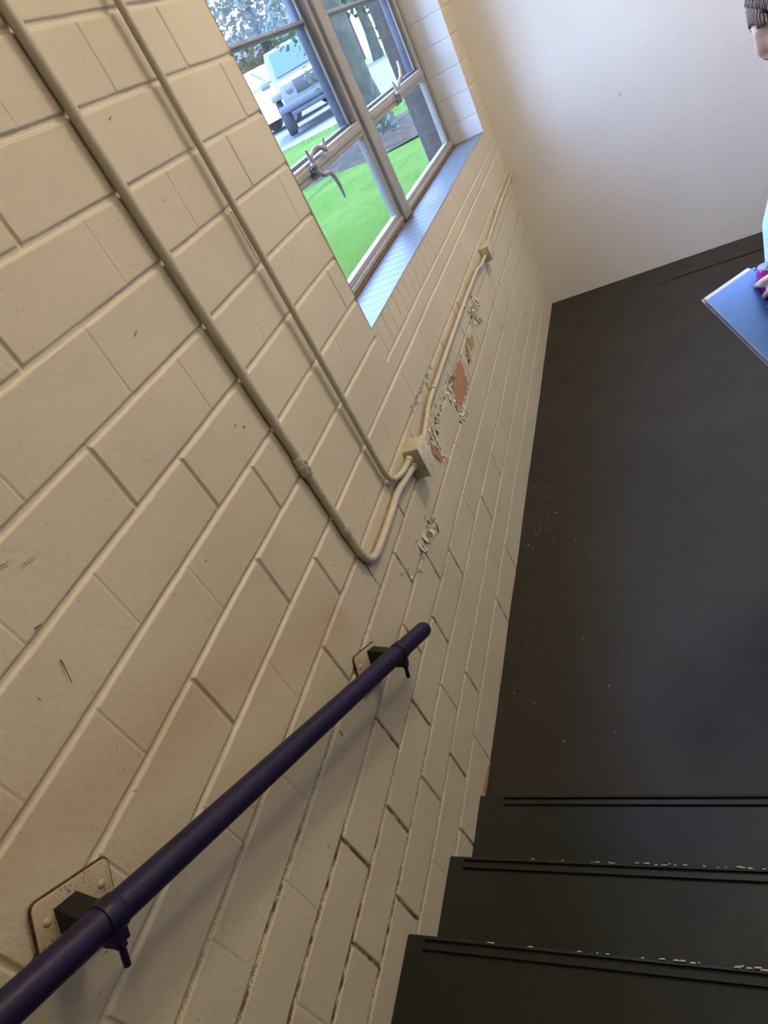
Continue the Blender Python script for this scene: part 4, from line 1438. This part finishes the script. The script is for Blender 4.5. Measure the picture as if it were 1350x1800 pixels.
# head: cranium, face mask, jaw, nose, lips, ears
def head_shape(grow=0.0):
    vs, fs = [], []
    seg, rings = 56, 40
    for i in range(rings + 1):
        th = math.pi * i / rings
        for k in range(seg):
            ph = 2 * math.pi * k / seg
            x, y, z = math.sin(th) * math.cos(ph), math.sin(th) * math.sin(ph), math.cos(th)
            rx = 0.098 if x > 0 else 0.100
            p = Vector((x * rx, y * 0.076, z * 0.118))
            if z < 0:                                     # narrow towards the chin
                kz = -z
                p.y *= 1 - 0.34 * kz ** 1.6
                if x < 0:
                    p.x *= 1 - 0.42 * kz ** 1.2
                else:
                    p.x *= 1 - 0.06 * kz
            if x > 0:
                fy = p.y / 0.076
                g = lambda c, w: math.exp(-((p.z - c) / w) ** 2)
                nose = g(-0.028, 0.020) * math.exp(-(p.y / 0.013) ** 2) * 0.021 + g(-0.002, 0.022) * math.exp(-(p.y / 0.009) ** 2) * 0.010
                brow = g(0.022, 0.010) * math.exp(-(fy / 0.75) ** 2) * 0.004
                sock = g(0.004, 0.012) * (math.exp(-((abs(p.y) - 0.032) / 0.014) ** 2)) * -0.011
                lid = g(0.003, 0.008) * (math.exp(-((abs(p.y) - 0.032) / 0.009) ** 2)) * 0.006
                lip = (g(-0.060, 0.005) + g(-0.070, 0.006)) * math.exp(-(p.y / 0.020) ** 2) * 0.006
                lipgap = -g(-0.065, 0.002) * math.exp(-(p.y / 0.020) ** 2) * 0.004
                chin = g(-0.096, 0.014) * math.exp(-(p.y / 0.022) ** 2) * 0.008
                flat = -0.008 * (1 - abs(fy)) * g(-0.02, 0.06) * 0
                p.x += (nose + brow + sock + lid + lip + lipgap + chin) * (x ** 0.5)
            if grow:
                p += p.normalized() * grow
            vs.append(HC + HM @ p)
    for i in range(rings):
        for k in range(seg):
            k2 = (k + 1) % seg
            fs.append((i * seg + k, (i + 1) * seg + k, (i + 1) * seg + k2, i * seg + k2))
    return vs, fs
pm.add(*head_shape())
for s in (-1, 1):
    pm.ball(hp(-0.010, 0.076 * s, -0.012), (0.017, 0.009, 0.030), 14, 10, HM)
    pm.ball(hp(0.100, 0.010 * s, -0.036), (0.009, 0.007, 0.007), 10, 8, HM)
# neck
pm.tube([hp(-0.028, 0, -0.045), hp(-0.045, 0, -0.105), (1.250, -2.845, 1.405), (1.252, -2.85, 1.34)], [(0.044, 0.047), (0.044, 0.047), (0.052, 0.058), (0.080, 0.12)], 20)
TC = Vector((1.245, -2.855, 0))
def spine(z):
    return float(np.interp(z, [0.80, 0.90, 0.97, 1.05, 1.12, 1.20, 1.28, 1.36, 1.41], [1.222, 1.215, 1.198, 1.180, 1.180, 1.206, 1.226, 1.245, 1.252]))
# torso (width along y, depth along x)
tor = [(1.40, 0.050, 0.075), (1.375, 0.075, 0.130), (1.34, 0.092, 0.165), (1.28, 0.105, 0.168), (1.20, 0.100, 0.152), (1.10, 0.098, 0.138), (1.02, 0.100, 0.136), (0.94, 0.108, 0.158), (0.86, 0.112, 0.168), (0.80, 0.105, 0.160)]
pm.tube([Vector((spine(z), TC.y, z)) for z, _, _ in tor], [(a_, b_) for _, a_, b_ in tor], 28, up=Vector((1, 0, 0)))
SHL, SHR = Vector((1.255, -3.010, 1.345)), Vector((1.255, -2.700, 1.345))
ELL, ELR = Vector((1.300, -3.075, 1.085)), Vector((1.300, -2.630, 1.080))
WRL, WRR = Vector((1.118, -3.005, 1.066)), Vector((1.240, -2.585, 0.850))
pm.capsule(SHL, ELL, 0.050, 0.040); pm.capsule(ELL, WRL, 0.040, 0.026)
pm.capsule(SHR, ELR, 0.050, 0.040); pm.capsule(ELR, WRR, 0.040, 0.027)
# legs
legs = []
for s in (-1, 1):
    hip, kn, an_ = Vector((1.222, -2.855 + 0.085 * s, 0.84)), Vector((1.225, -2.855 + 0.095 * s, 0.46)), Vector((1.255, -2.855 + 0.10 * s, 0.085))
    legs.append((hip, kn, an_))
    pm.capsule(hip, kn, 0.082, 0.056); pm.tube([kn, kn + (an_ - kn) * 0.3 + Vector((0.015, 0, 0)), an_], [0.056, 0.058, 0.037], 16)
    pm.capsule(an_ + Vector((0.02, 0, -0.035)), an_ + Vector((-0.135, -0.01, -0.055)), 0.036, 0.028)
# right hand hanging, loosely curled
def fingers(mb, base, dirn, palm_n, side_v, lens, curl, r=0.0078, spread=0.0185, start=-1.5):
    for k, L_ in enumerate(lens):
        p = base + side_v * (spread * (k + start))
        d = dirn.copy()
        pts, rs = [p], [r * 1.08]
        for j, fr_ in enumerate((0.45, 0.30, 0.25)):
            ang = curl[j] * (1 + 0.06 * k)
            d = (Matrix.Rotation(ang, 3, side_v) @ d).normalized()
            p = p + d * (L_ * fr_)
            pts.append(p); rs.append(r * (1.0 - 0.10 * (j + 1)))
        for a_, b_, ra, rb in zip(pts[:-1], pts[1:], rs[:-1], rs[1:]):
            mb.capsule(a_, b_, ra, rb, 10)
hd_ = Vector((-0.10, 0.05, -1)).normalized()
sv = Vector((-1, 0, 0.1)).normalized()
palm = WRR + hd_ * 0.05
pm.ball(palm, (0.040, 0.017, 0.052), 16, 10)
fingers(pm, WRR + hd_ * 0.088, hd_, None, sv, (0.066, 0.076, 0.082, 0.074), (0.25, 0.35, 0.35))
pm.capsule(WRR + hd_ * 0.03 + sv * 0.03, WRR + hd_ * 0.07 + sv * 0.055 + Vector((0, -0.012, 0)), 0.011, 0.009, 10)
pm.capsule(WRR + hd_ * 0.07 + sv * 0.055 + Vector((0, -0.012, 0)), WRR + hd_ * 0.10 + sv * 0.058 + Vector((0, -0.02, 0)), 0.009, 0.007, 10)

# notebook, can and the hand that holds both
NA, NB = at_dist(1243, 527, 1.95), at_dist(1322, 472, 2.09)
NE = at_dist(1348, 647, 1.915)
nu = (NB - NA).normalized()
nv = (NE - NA); nv = (nv - nu * nv.dot(nu)).normalized()
nn = nu.cross(nv).normalized()
if nn.dot(CAM_C - NA) < 0:
    nn = -nn                                              # towards the camera
NW = (NB - NA).length + 0.010
NL = 0.275
grip = NA + nu * NW + nv * 0.055                          # where the fingers cross the spiral edge
canc = at_dist(1354, 466, 2.045)                          # centre of the can lid
hand_dir = (grip - WRL).normalized()
palm_c = WRL + (Vector((1.068, -2.990, 1.062)) - WRL) * 0.75
pm.capsule(WRL, palm_c, 0.025, 0.026, 14)
pm.ball(palm_c, (0.036, 0.022, 0.036), 16, 10)
def on_book(u, v):
    d = ray(u, v)
    return CAM_C + d * ((NA - CAM_C).dot(nn) / d.dot(nn))
tips = [on_book(1326, 506), on_book(1340, 524), on_book(1349, 543), on_book(1356, 560)]
roots = [palm_c + Vector((-0.020, -0.020, 0.020)), palm_c + Vector((-0.020, -0.021, 0.002)), palm_c + Vector((-0.018, -0.021, -0.016)), palm_c + Vector((-0.014, -0.020, -0.032))]
for k, (tp, rt) in enumerate(zip(tips, roots)):
    tp = tp + nn * 0.007
    rr_ = (0.0088, 0.0088, 0.0084, 0.0074)[k]
    mid = rt + (tp - rt) * 0.45 + nn * 0.016
    mid2 = rt + (tp - rt) * 0.78 + nn * 0.012
    pm.capsule(rt, mid, rr_ * 1.08, rr_, 12); pm.capsule(mid, mid2, rr_, rr_ * 0.95, 12); pm.capsule(mid2, tp, rr_ * 0.95, rr_ * 0.78, 12)
# thumb around the upper side of the can
th1 = palm_c + Vector((-0.004, 0.012, 0.028)); th2 = canc + Vector((-0.002, -0.046, -0.022)); th3 = canc + Vector((-0.030, -0.031, -0.030))
pm.capsule(th1, th2, 0.0115, 0.0095, 12); pm.capsule(th2, th3, 0.0095, 0.0075, 12)

person = fuse(pm, 'person', M['skin'], 0.0042, 4)
tag(person, 'person in pale blue top with brown hair, head bowed, holding notebook and can', 'person')

# hair
hm_ = MB()
vs, fs = head_shape(0.004)
keep = []
loc = [HM.transposed() @ (Vector(v) - HC) for v in vs]
hv, hf = [], []
hmap = {}
for f in fs:
    c = sum((loc[i] for i in f), Vector()) / 4
    line = 0.052 - 0.20 * max(0.0, 0.075 - c.x) if c.x > -0.02 else -0.20
    if c.x > 0.0 and c.z < 0.037 - (0.10 - c.x) * 0.55:
        continue
    if c.x <= 0.0 and c.z < -0.075:
        continue
    hf.append(f)
ids = sorted({i for f in hf for i in f})
mp_ = {i: k for k, i in enumerate(ids)}
hm_.add([vs[i] for i in ids], [tuple(mp_[i] for i in f) for f in hf])
ho = hm_.build('hair', M['hair'], person, smooth=True, angle=80)
sl_ = ho.modifiers.new('thick', 'SOLIDIFY'); sl_.thickness = 0.008; sl_.offset = -0.3
st2 = MB()
for k in range(260):
    ph = random.uniform(-2.9, 2.9); w = random.uniform(-1, 1)
    y0 = 0.070 * w
    pts = []
    for j in range(7):
        tt = j / 6
        an = 0.62 + tt * 1.75                             # from the hairline over the crown to the back
        x = 0.1035 * math.cos(an) * (1 - 0.25 * w * w); z = 0.1255 * math.sin(an) * (1 - 0.42 * w * w) + 0.0
        pts.append(hp(x + random.gauss(0, 0.0012), y0 * (1.08 - 0.25 * tt), z + random.gauss(0, 0.0012)))
    st2.tube(pts, [0.0012, 0.0022, 0.0026, 0.0028, 0.0026, 0.0022, 0.0014], 6)
for k in range(70):
    s = random.choice((-1, 1)); x0 = random.uniform(0.0, 0.085)
    pts = []
    for j in range(6):
        tt = j / 5
        pts.append(hp(x0 - 0.09 * tt, s * (0.066 + 0.020 * math.sin(tt * 2.2)) * (1.0 - 0.35 * max(0, x0 - 0.05) / 0.035 * (1 - tt)), 0.062 - 0.10 * tt * (0.4 + 0.6 * random.random()) - 0.25 * max(0, x0 - 0.06)))
    st2.tube(pts, [0.0012, 0.0022, 0.0026, 0.0026, 0.0022, 0.0012], 6)
bun = hp(-0.125, 0, 0.012)
st2.ball(bun, (0.040, 0.044, 0.042), 18, 12)
adopt2(st2.build('hair_strands', M['hair'], None, smooth=True, angle=80), ho)
# brows
for s in (-1, 1):
    eb = MB()
    eb.tube([hp(0.099, 0.016 * s, 0.022), hp(0.096, 0.030 * s, 0.027), hp(0.083, 0.046 * s, 0.023)], [0.0008, 0.0012, 0.0006], 8)
    adopt2(eb.build('eyebrow', plain('brow_hair', (0.26, 0.15, 0.11), 0.7), None, smooth=True), person)
    nsr = MB(); nsr.ball(hp(0.1065, 0.0075 * s, -0.0395), (0.0030, 0.0026, 0.0018), 10, 8, HM)
    adopt2(nsr.build('nostril', plain('nostril_shade', (0.10, 0.03, 0.02), 0.7), None, smooth=True), person)

# shirt
sm_ = MB()
sh = [(1.405, 0.060, 0.082), (1.385, 0.085, 0.138), (1.35, 0.104, 0.176), (1.28, 0.116, 0.181), (1.20, 0.115, 0.170), (1.12, 0.120, 0.160), (1.05, 0.126, 0.164), (0.97, 0.130, 0.176), (0.90, 0.132, 0.184)]
sm_.tube([Vector((spine(z) - 0.002, TC.y, z)) for z, _, _ in sh], [(a_, b_) for z, a_, b_ in sh], 32, up=Vector((1, 0, 0)))
sm_.capsule(SHL, SHL + (ELL - SHL) * 0.62, 0.062, 0.058); sm_.capsule(SHR, SHR + (ELR - SHR) * 0.62, 0.062, 0.058)
fuse(sm_, 'shirt', M['shirt'], 0.006, 3, person)
# trousers
tr2 = MB()
tr2.tube([Vector((spine(z), TC.y, z)) for z in (0.96, 0.90, 0.84, 0.78)], [(0.120, 0.166), (0.124, 0.176), (0.124, 0.178), (0.100, 0.160)], 28, up=Vector((1, 0, 0)))
for hip, kn, an_ in legs:
    tr2.tube([hip + Vector((0, 0, 0.02)), hip + (kn - hip) * 0.5, kn, kn + (an_ - kn) * 0.35 + Vector((0.012, 0, 0)), an_ + Vector((0, 0, 0.02))], [0.093, 0.082, 0.069, 0.068, 0.060], 20)
fuse(tr2, 'trousers', M['jeans'], 0.007, 3, person)
for hip, kn, an_ in legs:
    s1 = MB()
    s1.capsule(an_ + Vector((0.025, 0, -0.032)), an_ + Vector((-0.125, -0.01, -0.040)), 0.046, 0.038)
    s1.ball(an_ + Vector((0.005, 0, 0.0)), (0.05, 0.045, 0.045))
    so_ = fuse(s1, 'shoe', M['shoe'], 0.006, 2, person)
    s2_ = MB()
    pl_ = []
    for k in range(24):
        q = 2 * math.pi * k / 24
        pl_.append((an_.x - 0.052 + 0.125 * math.cos(q), an_.y - 0.005 + (0.044 + 0.004 * math.cos(q)) * math.sin(q), 0.001))
    s2_.prism(pl_, (0, 0, 0.022))
    adopt2(s2_.build('sole', M['sole'], None, bevel=0.003), so_)

# notebook
nb_root = empty('notebook', NA, 'spiral notebook with bright blue cover held in front of the person', 'notebook')
NM = Matrix((nu, nv, nn)).transposed().to_4x4()
NM.translation = NA
cv_ = MB(); cv_.box((0, 0, -0.0008), (NW, NL, 0.0), NM)
cvo = cv_.build('cover', plain('blue_cover', (0.19, 0.40, 1.0), 0.4, var=0.03), nb_root, bevel=0.0003)
pg = MB()
for k, (dx, dy, z0, z1) in enumerate(((0.006, -0.001, -0.004, -0.001), (0.004, -0.006, -0.0085, -0.0042), (0.008, -0.010, -0.0125, -0.0087))):
    pg.box((dx, dy, z0), (NW - 0.010, NL - 0.006, z1), NM)
pg.build('pages', plain('paper', (0.80, 0.80, 0.78), 0.8, var=0.03), nb_root)
bk = MB(); bk.box((0, -0.010, -0.0140), (NW, NL - 0.004, -0.0128), NM); bk.build('back_cover', plain('card_back', (0.55, 0.55, 0.56), 0.7), nb_root)
wire = M['chrome']
ho_ = MB(); spw = MB()
nho = int((NL - 0.012) / 0.0085)
for k in range(nho):
    y = 0.008 + k * 0.0085
    q = NM @ Vector((NW - 0.008, y, 0.0))
    mt_ = Matrix.Translation(q) @ NM.to_3x3().to_4x4()
    ho_.lathe([(0.0, 0.0004), (0.0022, 0.0004), (0.0022, -0.0006)], mt_, 8)
    cpt = NM @ Vector((NW - 0.002, y, -0.0065))
    spw.tube([cpt + nu * (0.0075 * math.cos(q2)) + nn * (0.0085 * math.sin(q2)) for q2 in [2 * math.pi * j / 12 for j in range(13)]], 0.0006, 6, cap=False)
adopt2(ho_.build('punched_holes', M['dark'], None), cvo)
o = spw.build('spiral_wire', wire, nb_root)

# drink can
cn_root = empty('drink_can', canc - Vector((0, 0, 0.12)), 'magenta drink can with silver rim in the person\'s hand', 'can')
axis = (Vector((0.05, 0.10, 1.0))).normalized()
qt = axis.to_track_quat('Z', 'Y').to_matrix().to_4x4()
CM = Matrix.Translation(canc) @ qt
m_ = MB(); m_.lathe([(0.024, -0.122), (0.027, -0.120), (0.033, -0.110), (0.033, -0.012), (0.0285, -0.002)], CM, 36)
m_.build('can_body', plain('magenta_print', (0.42, 0.02, 0.22), 0.25, 0.3, var=0.25, scale=40), cn_root, smooth=True, angle=50)
m_ = MB(); m_.lathe([(0.0285, -0.002), (0.0288, 0.002), (0.0272, 0.0025), (0.0262, -0.001), (0.0240, -0.003), (0.0, -0.003)], CM, 36)
m_.build('lid', plain('can_aluminium', (0.72, 0.74, 0.76), 0.25, 0.7, var=0.03), cn_root, smooth=True, angle=30)
m_ = MB(); m_.box((-0.008, -0.003, -0.0028), (0.008, 0.014, -0.0012), CM); m_.build('pull_tab', M['chrome'], cn_root, bevel=0.0005)
